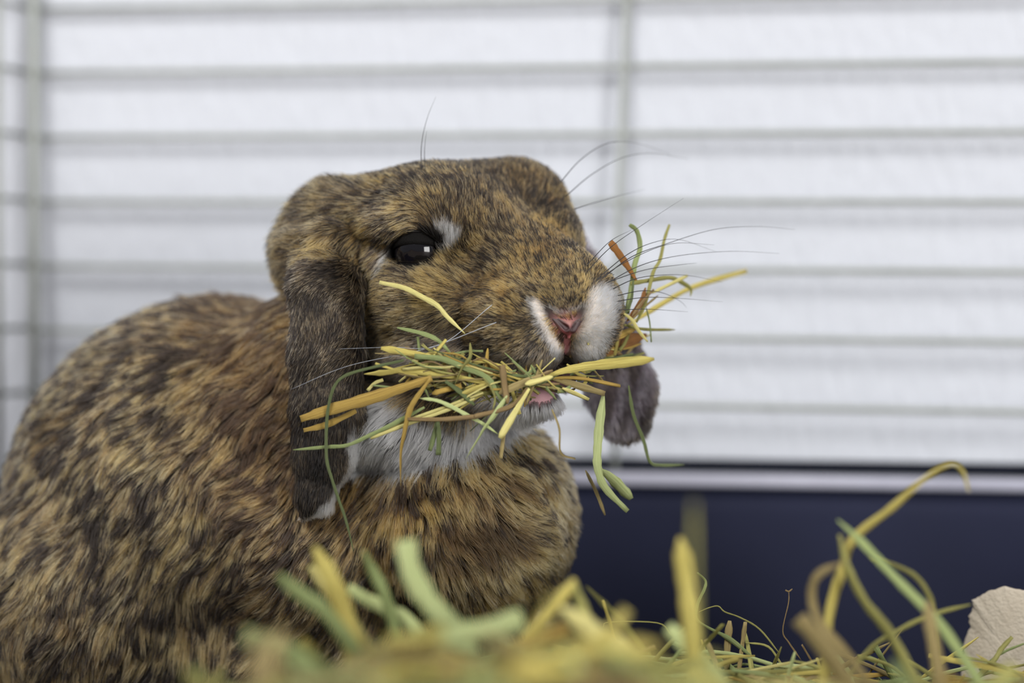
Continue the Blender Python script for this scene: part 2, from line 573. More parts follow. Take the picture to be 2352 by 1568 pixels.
def paint(mask, col):
    global skin
    w = np.clip(mask, 0, 1)[:, None]
    skin = skin * (1 - w) + np.array(col) * w
vs_ = SQv[:, 2]
white_bib = ((vpy > 930) & (vpy < 1100) & (vpx > 790) & (vpx < 1260)).astype(float)
paint(white_bib * 0.8, S2L(150, 146, 146))
paint(gauss(vpx, vpy, 1300, 752, 20, 18) * (vs_ < 120) * 1.3, S2L(180, 125, 122))
paint(((vpx > 1150) & (vpx < 1350) & (vpy > 842) & (vpy < 886) & (vs_ < 260)).astype(float), S2L(40, 24, 22))
paint(gauss(vpx, vpy, 1304, 805, 12, 34) * (vs_ < 120) * 1.3, S2L(110, 66, 66))
paint(gauss(vpx, vpy, 1238, 900, 36, 26) * (vs_ < 150) * 1.6, S2L(172, 132, 138))
paint((np.hypot(*(SQv - EYE_N)[:, :2].T) < EYE_R * 1.12).astype(float) * (np.abs(vs_ - EYE_N[2]) < 80), S2L(14, 11, 10))
paint(np.clip(np.maximum(1.3 - seg_d(vpx, vpy, [(1231, 698), (1246, 735), (1268, 775), (1284, 800)]) / 11.5, 1.6 - seg_d(vpx, vpy, [(1384, 690), (1374, 735), (1352, 790), (1338, 820)]) / 25), 0, 1) * (vs_ < 170), S2L(190, 180, 172))
d_earF = EAR_F[0](SQv)
paint((d_earF < 8) * (vpy > 700), S2L(120, 108, 116))
ca = body.data.color_attributes.new('skin', 'FLOAT_COLOR', 'POINT')
ca.data.foreach_set('color', np.concatenate([skin, np.ones((len(skin), 1))], 1).astype(np.float32).ravel())

# ---- eyes
m_eye, nt, b = new_mat('dark_glossy_eye')
lw = N(nt, 'ShaderNodeTexNoise'); lw.inputs['Scale'].default_value = 120
rp = N(nt, 'ShaderNodeValToRGB')
rp.color_ramp.elements[0].color = (0.002, 0.002, 0.003, 1); rp.color_ramp.elements[1].color = (0.005, 0.004, 0.005, 1)
nt.links.new(lw.outputs['Fac'], rp.inputs['Fac']); nt.links.new(rp.outputs['Color'], b.inputs['Base Color'])
b.inputs['Roughness'].default_value = 0.04
b.inputs['Specular IOR Level'].default_value = 0.32
def eyeball(c, r, outward):
    vs, fs = [], []
    nu, nv = 32, 18
    o = Vector(outward).normalized()
    a = o.cross(Vector((0, 1, 0))).normalized(); bb = a.cross(o)
    for i in range(nv + 1):
        th = math.pi * i / nv
        bulge = 1.0 + 0.07 * math.exp(-(th / 0.55) ** 2)      # cornea
        for j in range(nu):
            ph = 2 * math.pi * j / nu
            dvec = o * math.cos(th) + (a * math.cos(ph) + bb * math.sin(ph)) * math.sin(th)
            q = Vector(c) + dvec * r * bulge
            vs.append(world_of(q.x, q.y, q.z))
    for i in range(nv):
        for j in range(nu):
            fs.append((i * nu + j, i * nu + (j + 1) % nu, (i + 1) * nu + (j + 1) % nu, (i + 1) * nu + j))
    o_ = mesh_obj('eye', vs, fs, m_eye, rabbit)
    o_['label'] = 'glossy black eye'
    return o_
eyeball(EYE_N, EYE_R - 4, (-0.25, 0.02, -0.95))
eyeball(EYE_FAR, EYE_R - 6, (0.9, 0.05, 0.3))

m_lid = simple_mat('eyelid_shade_black', S2L(8, 7, 6), 0.7, 0.08, noise=(900, S2L(12, 10, 9)), bump=0.3, bscale=2500)
def eyelid(c, r, outward, up_lid):  # upper lid drawn low: black stands in for lid shade, hides lamp glint
    o = Vector(outward).normalized()
    a = o.cross(Vector((0, 1, 0))).normalized(); bb = a.cross(o).normalized()
    if bb.y < 0: bb = -bb
    vs, fs = [], []
    na, ne = 20, 7
    for shell in (1.075, 1.02):
        for i in range(na + 1):
            az = math.radians(-88 + 176 * i / na)
            e0 = (0 + 8 * math.cos(az)) if up_lid else -(24 + 8 * math.cos(az))
            e1 = 75 if up_lid else -75
            for j in range(ne + 1):
                el = math.radians(e0 + (e1 - e0) * j / ne)
                d = (o * math.cos(az) + a * math.sin(az)) * math.cos(el) + bb * math.sin(el)
                q = Vector(c) + d * r * shell
                vs.append(world_of(q.x, q.y, q.z))
    m = (na + 1) * (ne + 1)
    for i in range(na):
        for j in range(ne):
            k0, k1 = i * (ne + 1) + j, (i + 1) * (ne + 1) + j
            fs.append((k0, k1, k1 + 1, k0 + 1)); fs.append((m + k0, m + k0 + 1, m + k1 + 1, m + k1))
        k0, k1 = i * (ne + 1), (i + 1) * (ne + 1)
        fs.append((k0, m + k0, m + k1, k1))
    o_ = mesh_obj('eyelid', vs, fs, m_lid, rabbit)
    return o_
for up_lid in (True, False):
    eyelid(EYE_N, EYE_R - 4, (-0.1, 0.05, -0.99), up_lid)
    eyelid(EYE_FAR, EYE_R - 6, (0.9, 0.05, 0.3), up_lid)

# ---- nose: small separate surface with slit nostrils
nose_w = trace(1303, 745)
if nose_w is None: nose_w = -40
def nose_mesh():
    st = 2.2
    c = np.array(Q(1304, 752, nose_w + 6))
    lo = c - np.array((80, 110, 50)); n = (np.array((160, 200, 90)) / st).astype(int)
    g = np.stack(np.meshgrid(*[lo[i] + st * np.arange(n[i]) for i in range(3)], indexing='ij'), -1)
    def e(px, py, dw, rx, ry, rz):
        return sd(('e', np.array(Q(px, py, nose_w - 11 + dw)), np.array((rx, ry, rz), float), 0.0), g)
    def cap(a, ra, b2, rb):
        return sd(('c', np.array(Q(a[0], a[1], nose_w - 11 + a[2])), ra, np.array(Q(b2[0], b2[1], nose_w - 11 + b2[2])), rb), g)
    d = e(1304, 750, 14, 20, 16, 16)
    d = smin(d, cap((1264, 722, 14), 9, (1302, 756, 8), 11), 6)
    d = smin(d, cap((1338, 722, 18), 7, (1316, 756, 10), 9), 6)
    d = smin(d, cap((1307, 760, 14), 7, (1306, 774, 22), 4), 6)
    for a, ra, b2, rb in (((1256, 714, 2), 4, (1300, 752, -2), 6.5), ((1338, 720, 8), 3.5, (1318, 754, 0), 5), ((1307, 770, 2), 2.5, (1304, 800, 10), 3)):
        d = -smin(-d, cap(a, ra, b2, rb), 4)
    v, q = surface_nets(d.astype(np.float32))
    q = q[:, ::-1]
    v = v * st + lo
    return v, q
nv_, nq_ = nose_mesh()
m_nose, nt, b = new_mat('pink_nose')
at = N(nt, 'ShaderNodeAttribute', attribute_name='skin')
nt.links.new(at.outputs['Color'], b.inputs['Base Color'])
b.inputs['Roughness'].default_value = 0.38
b.inputs['Subsurface Weight'].default_value = 0.15
b.inputs['Subsurface Scale'].default_value = 0.001
nzs = N(nt, 'ShaderNodeTexNoise'); nzs.inputs['Scale'].default_value = 2200
bps = N(nt, 'ShaderNodeBump'); bps.inputs['Strength'].default_value = 0.3; bps.inputs['Distance'].default_value = 0.0003
nt.links.new(nzs.outputs['Fac'], bps.inputs['Height']); nt.links.new(bps.outputs['Normal'], b.inputs['Normal'])
nose = mesh_obj('nose', world_np(nv_), nq_, m_nose, rabbit)
nose['label'] = 'pink nose with slit nostrils'
npx, npy = to_px(nv_)
nc = np.tile(np.array(S2L(168, 128, 118)), (len(nv_), 1))
w = np.clip(gauss(npx, npy, 1306, 760, 18, 16) * 1.2, 0, 1)[:, None]; nc = nc * (1 - w) + np.array(S2L(158, 80, 84)) * w
w = np.clip(gauss(npx, npy, 1285, 715, 60, 14, 20), 0, 1)[:, None]; nc = nc * (1 - w) + np.array(S2L(120, 96, 84)) * w
dn = np.minimum(seg_d(npx, npy, [(1256, 716), (1304, 757)]), seg_d(npx, npy, [(1338, 722), (1316, 758)]))
w = np.clip(1.7 - dn / 8, 0, 1)[:, None]; nc = nc * (1 - w) + np.array(S2L(46, 18, 19)) * w
ca = nose.data.color_attributes.new('skin', 'FLOAT_COLOR', 'POINT')
ca.data.foreach_set('color', np.concatenate([nc, np.ones((len(nc), 1))], 1).astype(np.float32).ravel())

# ------------------------------------------------------------------ fur
# combing guides: photo x, y, depth, direction the tips point to (x, y down, depth), length, lift
G = np.array([
    (1300, 718, -45, -.1, -1, .2, 8, .3), (1275, 712, -40, -.3, -.9, .2, 9, .3), (1325, 712, -30, .2, -.9, .3, 9, .3), (1262, 728, -45, -.8, .3, 0, 12, .25), (1285, 762, -45, -.6, .7, 0, 10, .25),
    (1290, 660, -20, -.5, -.8, .3, 15, .35), (1220, 610, 40, -.5, -.8, .3, 20, .35), (1120, 560, 60, -.45, -.8, .4, 30, .35),
    (1030, 500, 60, -.35, -.9, .3, 36, .35), (980, 430, 110, -.4, -.8, .6, 40, .35), (1060, 410, 150, -.2, -.9, .6, 36, .4),
    (1180, 420, 240, .05, -.9, .5, 32, .5), (1270, 480, 260, .35, -.8, .4, 32, .5), (1310, 560, 180, .3, -.9, .3, 28, .45),
    (1380, 610, 80, .7, -.6, .4, 24, .45), (1420, 690, 80, .95, -.1, .5, 22, .45), (1370, 700, 0, .9, -.45, .3, 26, .35),
    (1350, 780, 10, .85, .35, .3, 24, .35), (1330, 820, 20, .5, .8, .3, 22, .35),
    (1250, 740, -40, -.45, .6, .0, 22, .3), (1280, 800, -40, -.3, .9, .1, 22, .3), (1230, 830, -30, -.4, .9, .1, 26, .3),
    (1180, 690, -50, -.9, -.2, .1, 24, .35), (1150, 780, -40, -.85, .45, .1, 28, .35), (1100, 700, -20, -.9, -.15, .2, 34, .4),
    (1050, 640, 10, -.85, -.5, .2, 44, .38), (1000, 660, 10, -.9, -.3, .1, 46, .38), (920, 660, 40, -.98, -.05, .2, 46, .4),
    (900, 730, 60, -.95, .2, .2, 50, .4), (1000, 760, 40, -.95, .3, .1, 46, .38), (920, 820, 90, -.8, .55, .2, 56, .4), (1060, 820, 60, -.8, .6, .1, 46, .35),
    (930, 490, 60, -.85, .1, .2, 42, .35), (880, 510, 80, -.85, .45, .2, 44, .35), (900, 570, 60, -.6, .75, .2, 26, .3),
    (1030, 550, 20, .15, -.95, .2, 34, .3), (860, 610, 90, -.5, .85, .1, 40, .35), (960, 625, 10, -.7, -.5, .1, 28, .35),
    (860, 420, 200, -.75, -.45, .4, 50, .45), (760, 430, 250, -.85, -.4, .3, 78, .62), (680, 500, 260, -.95, -.05, .2, 84, .62), (740, 560, 170, -.95, .1, .1, 78, .55),
    (660, 620, 270, -.9, .35, .2, 84, .6), (800, 590, 110, -.6, .75, .1, 44, .4),
    # near ear, far ear
    (750, 700, 30, -.05, 1, 0, 22, .25), (750, 900, 20, -.05, 1, 0, 22, .25), (735, 1080, 30, -.1, 1, 0, 24, .25), (790, 1050, 40, .5, .85, 0, 30, .35), (700, 1170, 60, -.1, 1, 0, 26, .3),
    (1440, 850, 280, .2, 1, 0, 26, .3), (1500, 920, 290, .7, .7, 0, 30, .4), (1430, 990, 280, .1, 1, 0, 30, .4),
    # chin and throat
    (1235, 945, 30, .0, 1, .2, 40, .5), (1270, 910, 60, .7, .6, .2, 38, .5), (1180, 950, 60, -.2, 1, .1, 70, .4), (1080, 960, 60, -.25, .95, 0, 95, .38),
    (960, 970, 70, -.45, .9, 0, 105, .38), (870, 980, 90, -.55, .8, 0, 105, .38),
    # chest
    (1050, 1090, 40, .35, .95, .1, 90, .5), (1180, 1080, 50, .8, .6, .1, 80, .5), (1280, 1050, 140, .75, .6, .2, 66, .5), (1310, 1170, 200, .7, .7, .2, 60, .5),
    (1180, 1200, 40, .7, .7, .1, 76, .45), (1060, 1230, 40, .75, .65, .1, 80, .45), (930, 1180, 50, .45, .9, .1, 80, .45), (1240, 1300, 120, .45, .9, .1, 66, .45), (1050, 1400, 60, .2, 1, 0, 80, .45),
    (820, 1130, 90, -.35, .9, .1, 80, .45), (760, 1260, 110, -.6, .75, .1, 80, .45), (860, 1320, 80, -.3, .95, .1, 85, .45), (650, 1200, 150, -.85, .5, .1, 80, .45), (640, 1350, 140, -.8, .6, .1, 85, .45),
    # body
    (620, 760, 330, -.7, .55, .2, 90, .45), (480, 720, 420, -.95, .1, .2, 85, .45), (540, 900, 300, -.6, .75, .1, 80, .4), (300, 800, 440, -.9, .35, .1, 80, .4),
    (400, 1000, 270, -.55, .8, 0, 78, .4), (150, 950, 450, -.75, .6, .1, 78, .4), (250, 1200, 240, -.35, .93, 0, 78, .38), (500, 1150, 220, -.5, .85, 0, 78, .4),
    (60, 1150, 400, -.5, .85, .1, 78, .4), (100, 1400, 250, -.2, .97, 0, 78, .38), (380, 1400, 180, -.15, .98, 0, 78, .38), (520, 1450, 190, -.3, .95, 0, 80, .4), (300, 1560, 190, -.1, 1, 0, 78, .38),
    (700, 1500, 180, -.4, .9, 0, 80, .4), (600, 1000, 320, -.45, .85, 0, 85, .45), (640, 850, 330, -.4, .85, 0, 85, .45),
])
GQ = np.stack([np.array(Q(a[0], a[1], a[2])) for a in G])
GD = G[:, 3:6].copy(); GD[:, 1] *= -1
GD /= np.linalg.norm(GD, axis=1)[:, None]

def vnoise(q, scale, seed, n=10):
    r = np.random.default_rng(seed)
    out = np.zeros(len(q))
    for _ in range(n):
        d = r.normal(size=3); d /= np.linalg.norm(d)
        out += np.sin(q @ d * (2 * math.pi / scale) * r.uniform(.6, 1.6) + r.uniform(0, 6.28))
    return out / math.sqrt(n / 2)

# triangles for sampling
TR = np.concatenate([SQ[:, [0, 1, 2]], SQ[:, [0, 2, 3]]])
TA = 0.5 * np.linalg.norm(np.cross(SQv[TR[:, 1]] - SQv[TR[:, 0]], SQv[TR[:, 2]] - SQv[TR[:, 0]]), axis=1)
TC = SQv[TR].mean(1); TN = VN[TR].mean(1)
tpx, tpy = to_px(TC)
tEN, tEF = EAR_N[0](TC), EAR_F[0](TC)
isEN = (tEN < 6) & (tpy > 600)
isEF = (tEF < 6) & (tpy > 540) & (tpx > 1300)
headm = np.full(len(TC), 1e9); bodym = np.full(len(TC), 1e9)
for pr_, k in HEAD[:-1]: headm = np.minimum(headm, sd(pr_, TC))
for pr_, k in BODY[1:] + HEAD[-1:]: bodym = np.minimum(bodym, sd(pr_, TC))
throat = sd(BODY[0][0], TC)
isHead = (headm < bodym) & ~isEN & ~isEF
# white bib boundary
BX = np.array([700, 805, 950, 1060, 1180, 1260, 1330, 1500]); BY = np.array([1110, 1085, 1062, 1040, 985, 955, 930, 900])
isBib = ~isEN & ~isEF & (tpy < np.interp(tpx, BX, BY)) & (tpy > np.interp(tpx, [780, 900, 980, 1060, 1180, 1300], [885, 892, 926, 944, 952, 952])) & (tpx > 780) & (tpx < 1300)
isBody = ~isHead & ~isEN & ~isEF & ~isBib
isHead &= ~isBib

# bald spots: eye opening, nose, lip
def bald(px, py, w):
    m = np.zeros(px.shape, bool)
    ex, ey = px - 960, py - 573
    m |= ((ex / 53) ** 2 + (ey / 37) ** 2 < 1) & (w < 250)
    m |= (seg_d(px, py, [(1258, 714), (1305, 757), (1338, 720)]) < 7) & (w < 60)
    m |= (seg_d(px, py, [(1305, 757), (1305, 790), (1302, 842)]) < 7) & (w < 60)
    m |= (((px - 1304) / 16) ** 2 + ((py - 746) / 11) ** 2 < 1) & (w < 60)
    m |= (((px - 1240) / 34) ** 2 + ((py - 899) / 22) ** 2 < 1) & (w < 160)
    m |= ((px > 1240) & (px < 1350) & (py > 846) & (py < 892)) & (w > 30) & (w < 260)
    m |= ((px > 1060) & (px < 1330) & (np.abs(py - 876) < 14)) & (w < 110)
    return m

def make_fur(name, tmask, n_front, n_back, npts, width, clump_px, clump_amt, colour_fn, len_mul=1.0, seed=1, label=None, clump_flat=0.0):
    r = np.random.default_rng(seed)
    roots, norms = [], []
    vis = TN[:, 2] < 0.4
    sets = [(vis & (tpx > -160) & (tpy < 1680), n_front), ((~vis) | (tpx <= -160) | (tpy >= 1680), n_back)]
    for sel, cnt in sets:
        ids = np.where(tmask & sel)[0]
        if len(ids) == 0 or cnt == 0: continue
        pr2 = TA[ids] / TA[ids].sum()
        t = r.choice(ids, size=cnt, p=pr2)
        a_, b_ = r.random(cnt), r.random(cnt)
        fl = a_ + b_ > 1
        a_[fl], b_[fl] = 1 - a_[fl], 1 - b_[fl]
        V = SQv[TR[t]]; NN = VN[TR[t]]
        roots.append(V[:, 0] + a_[:, None] * (V[:, 1] - V[:, 0]) + b_[:, None] * (V[:, 2] - V[:, 0]))
        nn = NN[:, 0] + a_[:, None] * (NN[:, 1] - NN[:, 0]) + b_[:, None] * (NN[:, 2] - NN[:, 0])
        norms.append(nn / (np.linalg.norm(nn, axis=1)[:, None] + 1e-9))
    R = np.concatenate(roots); NM = np.concatenate(norms)
    px, py = to_px(R)
    ok = ~bald(px, py, R[:, 2])
    R, NM, px, py = R[ok], NM[ok], px[ok], py[ok]
    n = len(R)
    # comb direction
    D = np.zeros((n, 3)); L = np.zeros(n); LF = np.zeros(n); WS = np.zeros(n)
    for g in range(len(GQ)):
        d2 = ((R - GQ[g]) ** 2).sum(1)
        wgt = 1.0 / (d2 + 900.0) ** 1.6
        D += GD[g] * wgt[:, None]; L += G[g, 6] * wgt; LF += G[g, 7] * wgt; WS += wgt
    D /= WS[:, None]; L /= WS; LF /= WS
    T = D - NM * (D * NM).sum(1)[:, None]
    T /= np.linalg.norm(T, axis=1)[:, None] + 1e-6
    # gentle swirl
    sw = vnoise(R, 170, seed + 50) * 0.22 + r.normal(size=n) * 0.10
    T = T * np.cos(sw)[:, None] + np.cross(NM, T) * np.sin(sw)[:, None]
    L = L * len_mul * (0.75 + 0.45 * r.random(n))
    lift = np.clip(LF + r.normal(size=n) * 0.10, 0.08, 1.0)
    # clump centres
    nc_ = max(20, int(n * 0.02))
    area = TA[tmask].sum()
    nc_ = max(20, int(area / (clump_px ** 2)))
    nc_ = min(nc_, n // 3)
    cid = r.choice(n, nc_, replace=False)
    kd = kdtree.KDTree(nc_)
    for i, c in enumerate(cid): kd.insert(R[c], i)
    kd.balance()
    near = np.fromiter((kd.find(p)[1] for p in R), dtype=np.int64, count=n)
    cr = cid[near]
    ts = np.linspace(0, 1, npts)
    pts = np.empty((n, npts, 3))
    def strand(idx, t):
        up_ = lift[idx] * (1 - 0.35 * t)
        return R[idx] + (T[idx] * (t * np.sqrt(np.clip(1 - up_ ** 2, 0.05, 1)))[:, None] + NM[idx] * (up_ * t)[:, None]) * L[idx][:, None]
    allid = np.arange(n)
    cl_off = clump_flat * r.normal(size=nc_)
    for j, t in enumerate(ts):
        p = strand(allid, t)
        c = strand(cr, t)
        cf = clump_amt * t ** 1.2
        p = p * (1 - cf) + c * cf
        jit = r.normal(size=(n, 3)) * (0.022 * L * t)[:, None]
        pts[:, j] = p + jit
    crand = r.random(nc_)[near]
    hr = r.random(n)
    cols = colour_fn(R, NM, px, py, crand, hr, ts, r)          # n, npts, 3
    rad = np.empty((n, npts))
    wv_ = width * (0.7 + 0.6 * r.random(n))
    prof = np.clip(np.array([1.0, 1.0, .9, .65, .22]) if npts == 5 else np.array([1.0, 1.0, .75, .25]), 0, 2)
    rad[:] = wv_[:, None] * prof
    cu = bpy.data.hair_curves.new(name)
    cu.add_curves([npts] * n)
    cu.position_data.foreach_set('vector', world_np(pts.reshape(-1, 3)).astype(np.float32).ravel())
    ra = cu.attributes.get('radius') or cu.attributes.new('radius', 'FLOAT', 'POINT')
    ra.data.foreach_set('value', (rad.ravel() * K).astype(np.float32))
    cc = cu.attributes.new('tint', 'FLOAT_COLOR', 'POINT')
    cc.data.foreach_set('color', np.concatenate([cols.reshape(-1, 3), np.ones((n * npts, 1))], 1).astype(np.float32).ravel())
    cu.materials.append(m_fur)
    o = bpy.data.objects.new(name, cu)
    COL.objects.link(o)
    o.parent = rabbit
    o.matrix_parent_inverse = __import__('mathutils').Matrix.Translation(-rabbit.location)
    o['kind'] = 'stuff'
    if label: o['label'] = label
    return o

m_fur = bpy.data.materials.new('rabbit_fur')
m_fur.use_nodes = True
nt = m_fur.node_tree
nt.nodes.remove(nt.nodes['Principled BSDF'])
hb = N(nt, 'ShaderNodeBsdfHairPrincipled')
hb.model = 'CHIANG'
hb.parametrization = 'COLOR'
at = N(nt, 'ShaderNodeAttribute', attribute_name='tint')
nt.links.new(at.outputs['Color'], hb.inputs['Color'])
hb.inputs['Roughness'].default_value = 0.4
hb.inputs['IOR'].default_value = 1.28
hb.inputs['Radial Roughness'].default_value = 0.6
nt.links.new(hb.outputs[0], nt.nodes['Material Output'].inputs['Surface'])

C_ = lambda *a: np.array(S2L(*a))
TAN, GOLD, BROWN, DARK, BLACK = C_(208, 172, 114), C_(202, 150, 82), C_(94, 68, 42), C_(34, 28, 24), C_(13, 11, 10)
GREY, WHITE, CREAM = C_(120, 112, 106), C_(238, 238, 242), C_(232, 222, 200)
ROOT = C_(34, 29, 26)

def bands(n, ts, root, mid, tip):
    """root -> mid band -> tip along each hair"""
    t = ts[None, :, None]
    a = np.clip((t - 0.2) / 0.35, 0, 1)
    b2 = np.clip((t - 0.7) / 0.3, 0, 1)
    c = root[:, None, :] * (1 - a) + mid[:, None, :] * a
    return c * (1 - b2) + tip[:, None, :] * b2

def mixc(a, b2, w):
    return a * (1 - w[:, None]) + b2 * w[:, None]

def agouti(R, crand, hr, warm, dark_amt, light_amt, cw=0.4):
    n = len(R)
    one = np.ones((n, 1))
    h2 = (hr * 7.13) % 1.0
    mid = mixc(BROWN * one, mixc(TAN * one, GOLD * one, warm), np.clip(light_amt + (h2 - .5) * 1.1, 0, 1))
    dk = (crand * cw + hr * (1 - cw)) < dark_amt
    mid = np.where(dk[:, None], DARK * one, mid)
    tip = np.where((h2 > 0.75)[:, None], BLACK * one, mid * 1.08)
    tip = np.where(dk[:, None], BLACK * one, tip)
    return ROOT * one, mid, tip

def col_head(R, NM, px, py, crand, hr, ts, r):
    n = len(R)
    lf = vnoise(R, 90, 5)
    warm = np.clip(0.5 + 0.25 * lf + gauss(px, py, 1270, 620, 120, 80) * .4, 0, 1)
    light = 0.62 + 0.12 * lf + gauss(px, py, 1000, 680, 110, 70) * .2 + gauss(px, py, 1250, 640, 90, 60) * .2
    dark = 0.44 - 0.05 * lf - gauss(px, py, 1000, 690, 120, 70) * .12 + gauss(px, py, 1120, 400, 220, 50) * .15 - gauss(px, py, 1260, 660, 100, 60) * .15
    root, mid, tip = agouti(R, crand, hr, warm, dark, np.clip(light, 0, 1))
    # far brow and crown are darker brown
    w = np.clip(gauss(px, py, 1190, 420, 110, 80) * .45, 0, 1)
    mid = mixc(mid, DARK * 1.3 * np.ones((n, 1)), w); tip = mixc(tip, BLACK * np.ones((n, 1)), w)
    # dark whisker-pad freckles
    sp = np.zeros(n)
    for cx, cy, s in ((1125, 665, 16), (1170, 680, 13), (1155, 640, 12), (1112, 725, 12), (1180, 730, 9), (1075, 690, 12), (1215, 745, 8), (1175, 775, 8), (1120, 770, 10), (1230, 785, 7), (1265, 575, 34)):
        sp = np.maximum(sp, gauss(px, py, cx, cy, s * 1.1, s * .8))
    sp = np.clip(sp * .75, 0, 1) * (R[:, 2] < 200)
    mid = mixc(mid, BLACK * 1.5 * np.ones((n, 1)), sp * .9); tip = mixc(tip, BLACK * np.ones((n, 1)), sp * .9)
    near = R[:, 2] < 170
    # white marks
    wm = np.zeros(n)
    wm = np.maximum(wm, 1.3 - seg_d(px, py, [(1231, 698), (1246, 735), (1268, 775), (1284, 800)]) / 11.5)
    wm = np.maximum(wm, 1.6 - seg_d(px, py, [(1384, 690), (1374, 735), (1352, 790), (1338, 820)]) / 25)
    wm = np.maximum(wm, 0.55 - seg_d(px, py, [(1240, 702), (1300, 722), (1345, 705)]) / 14)
    wm = np.maximum(wm, 1.1 - seg_d(px, py, [(1022, 542), (1040, 555), (1030, 575)]) / 18)
    wm = np.maximum(wm, 1.2 - seg_d(px, py, [(898, 575), (886, 606)]) / 12)
    wm = np.clip(wm, 0, 1) * near
    mid = mixc(mid, WHITE * np.ones((n, 1)), wm * .95); tip = mixc(tip, WHITE * np.ones((n, 1)), wm * .95); root = mixc(root, CREAM * .8 * np.ones((n, 1)), wm)
    # greyish lips and jowl
    g = np.clip(gauss(px, py, 1230, 850, 110, 26) * 1.1 + gauss(px, py, 960, 830, 120, 35) * .45, 0, 1) * (R[:, 2] < 260)
    gc = mixc(GREY * np.ones((n, 1)), C_(190, 186, 184) * np.ones((n, 1)), hr)
    mid = mixc(mid, gc, g * .8); tip = mixc(tip, gc, g * .8)
    c = np.clip(gauss(px, py, 1240, 930, 60, 32) * 1.6, 0, 1) * (R[:, 2] < 200)
    mid = mixc(mid, C_(205, 202, 206) * np.ones((n, 1)), c); tip = mixc(tip, C_(225, 224, 228) * np.ones((n, 1)), c)
    # black lid line
    e = np.hypot((px - 958) / 62, (py - 572) / 45)
    lid = np.clip((1.12 - e) * 8, 0, 1) * near * (py < 600)
    mid = mixc(mid, BLACK * np.ones((n, 1)), lid); tip = mixc(tip, BLACK * np.ones((n, 1)), lid); root = mixc(root, BLACK * np.ones((n, 1)), lid)
    return bands(n, ts, root, mid, tip)

def col_body(R, NM, px, py, crand, hr, ts, r):
    n = len(R)
    lf = vnoise(R, 200, 8); mf = vnoise(R, 60, 9)
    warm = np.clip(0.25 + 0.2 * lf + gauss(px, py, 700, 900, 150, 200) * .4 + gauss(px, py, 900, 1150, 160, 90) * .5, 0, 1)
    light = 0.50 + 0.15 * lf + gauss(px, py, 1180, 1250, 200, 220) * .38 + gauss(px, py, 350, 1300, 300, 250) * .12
    dark = 0.46 - 0.09 * mf - gauss(px, py, 1170, 1260, 200, 210) * .26 + gauss(px, py, 350, 780, 300, 110) * .08  # chest terms: paler, fewer dark hairs, standing in for light it lacks
    root, mid, tip = agouti(R, crand, hr, warm, dark, np.clip(light, 0, 1), 0.72)
    tip = np.where((hr > .8)[:, None], tip, mid)
    # ruffled chest: dark stripes run along the partings
    ab = np.stack([(R[:, 0] + R[:, 1]) * .707, (R[:, 0] - R[:, 1]) * .18, R[:, 2] * .3], 1)
    part = np.clip((vnoise(ab, 58, 77) - .55) * 2.0, 0, 1) * np.clip(gauss(px, py, 1130, 1180, 170, 120) * 1.4, 0, 1)
    mid = mixc(mid, DARK * np.ones((n, 1)), part * .85); tip = mixc(tip, BLACK * 1.6 * np.ones((n, 1)), part * .85)
    rufous_shade = np.clip(gauss(px, py, 630, 880, 90, 210) * 1.0 + gauss(px, py, 860, 1130, 130, 60) * .35, 0, 1)  # dark rufous nape; neck shade also painted into the fur colour
    mid = mixc(mid, C_(62, 45, 30) * np.ones((n, 1)), rufous_shade * .75); tip = mixc(tip, C_(60, 42, 27) * np.ones((n, 1)), rufous_shade * .75)
    return bands(n, ts, root, mid, tip)

def col_bib(R, NM, px, py, crand, hr, ts, r):
    n = len(R)
    mid = mixc(C_(224, 223, 227) * np.ones((n, 1)), WHITE * np.ones((n, 1)), hr)
    g = np.clip(gauss(px, py, 1080, 930, 90, 60) * .6 + gauss(px, py, 930, 900, 120, 22) * .5, 0, 1)
    mid = mixc(mid, GREY * np.ones((n, 1)), g)
    return bands(n, ts, C_(150, 146, 148) * np.ones((n, 1)), mid, mid)

def col_earN(R, NM, px, py, crand, hr, ts, r):
    n = len(R)
    lf = vnoise(R, 60, 12)
    mid = mixc(C_(30, 25, 22) * np.ones((n, 1)), C_(165, 138, 102) * np.ones((n, 1)), np.clip((hr - .55 + .08 * lf) * 2.4, 0, 1))
    dkw = np.clip(gauss(px, py, 730, 1070, 65, 130) * .95, 0, 1)  # lower ear blackened: shade painted into the fur
    mid = mixc(mid, C_(18, 15, 14) * np.ones((n, 1)), dkw)
    tip = np.where(((hr * 5.3) % 1 > .6)[:, None], BLACK * np.ones((n, 1)), mid)
    rim = np.clip(1.5 - seg_d(px, py, [(814, 960), (806, 1050), (775, 1120), (735, 1160), (700, 1185)]) / 9, 0, 1)
    mid = mixc(mid, C_(205, 202, 200) * np.ones((n, 1)), rim * .9); tip = mixc(tip, C_(215, 212, 212) * np.ones((n, 1)), rim * .9)
    return bands(n, ts, C_(26, 22, 20) * np.ones((n, 1)), mid, tip)

def col_earF(R, NM, px, py, crand, hr, ts, r):
    n = len(R)
    edge = np.clip((EAR_F[0](R + np.array((14.0, -14.0, 0))) + 6) / 14, 0, 1)
    inner = mixc(C_(70, 62, 66) * np.ones((n, 1)), C_(165, 155, 168) * np.ones((n, 1)), np.clip(vnoise(R * np.array((1, .15, .2)), 34, 3) * .5 + .45, 0, 1))
    mid = mixc(inner, C_(60, 52, 48) * np.ones((n, 1)), edge)
    blk = np.clip(gauss(px, py, 1490, 965, 24, 36) * 1.2, 0, 1)
    mid = mixc(mid, C_(28, 25, 26) * np.ones((n, 1)), blk)
    tip = mixc(mid, C_(140, 124, 100) * np.ones((n, 1)), edge * (hr > .5))
    return bands(n, ts, C_(60, 54, 54) * np.ones((n, 1)), mid, tip)

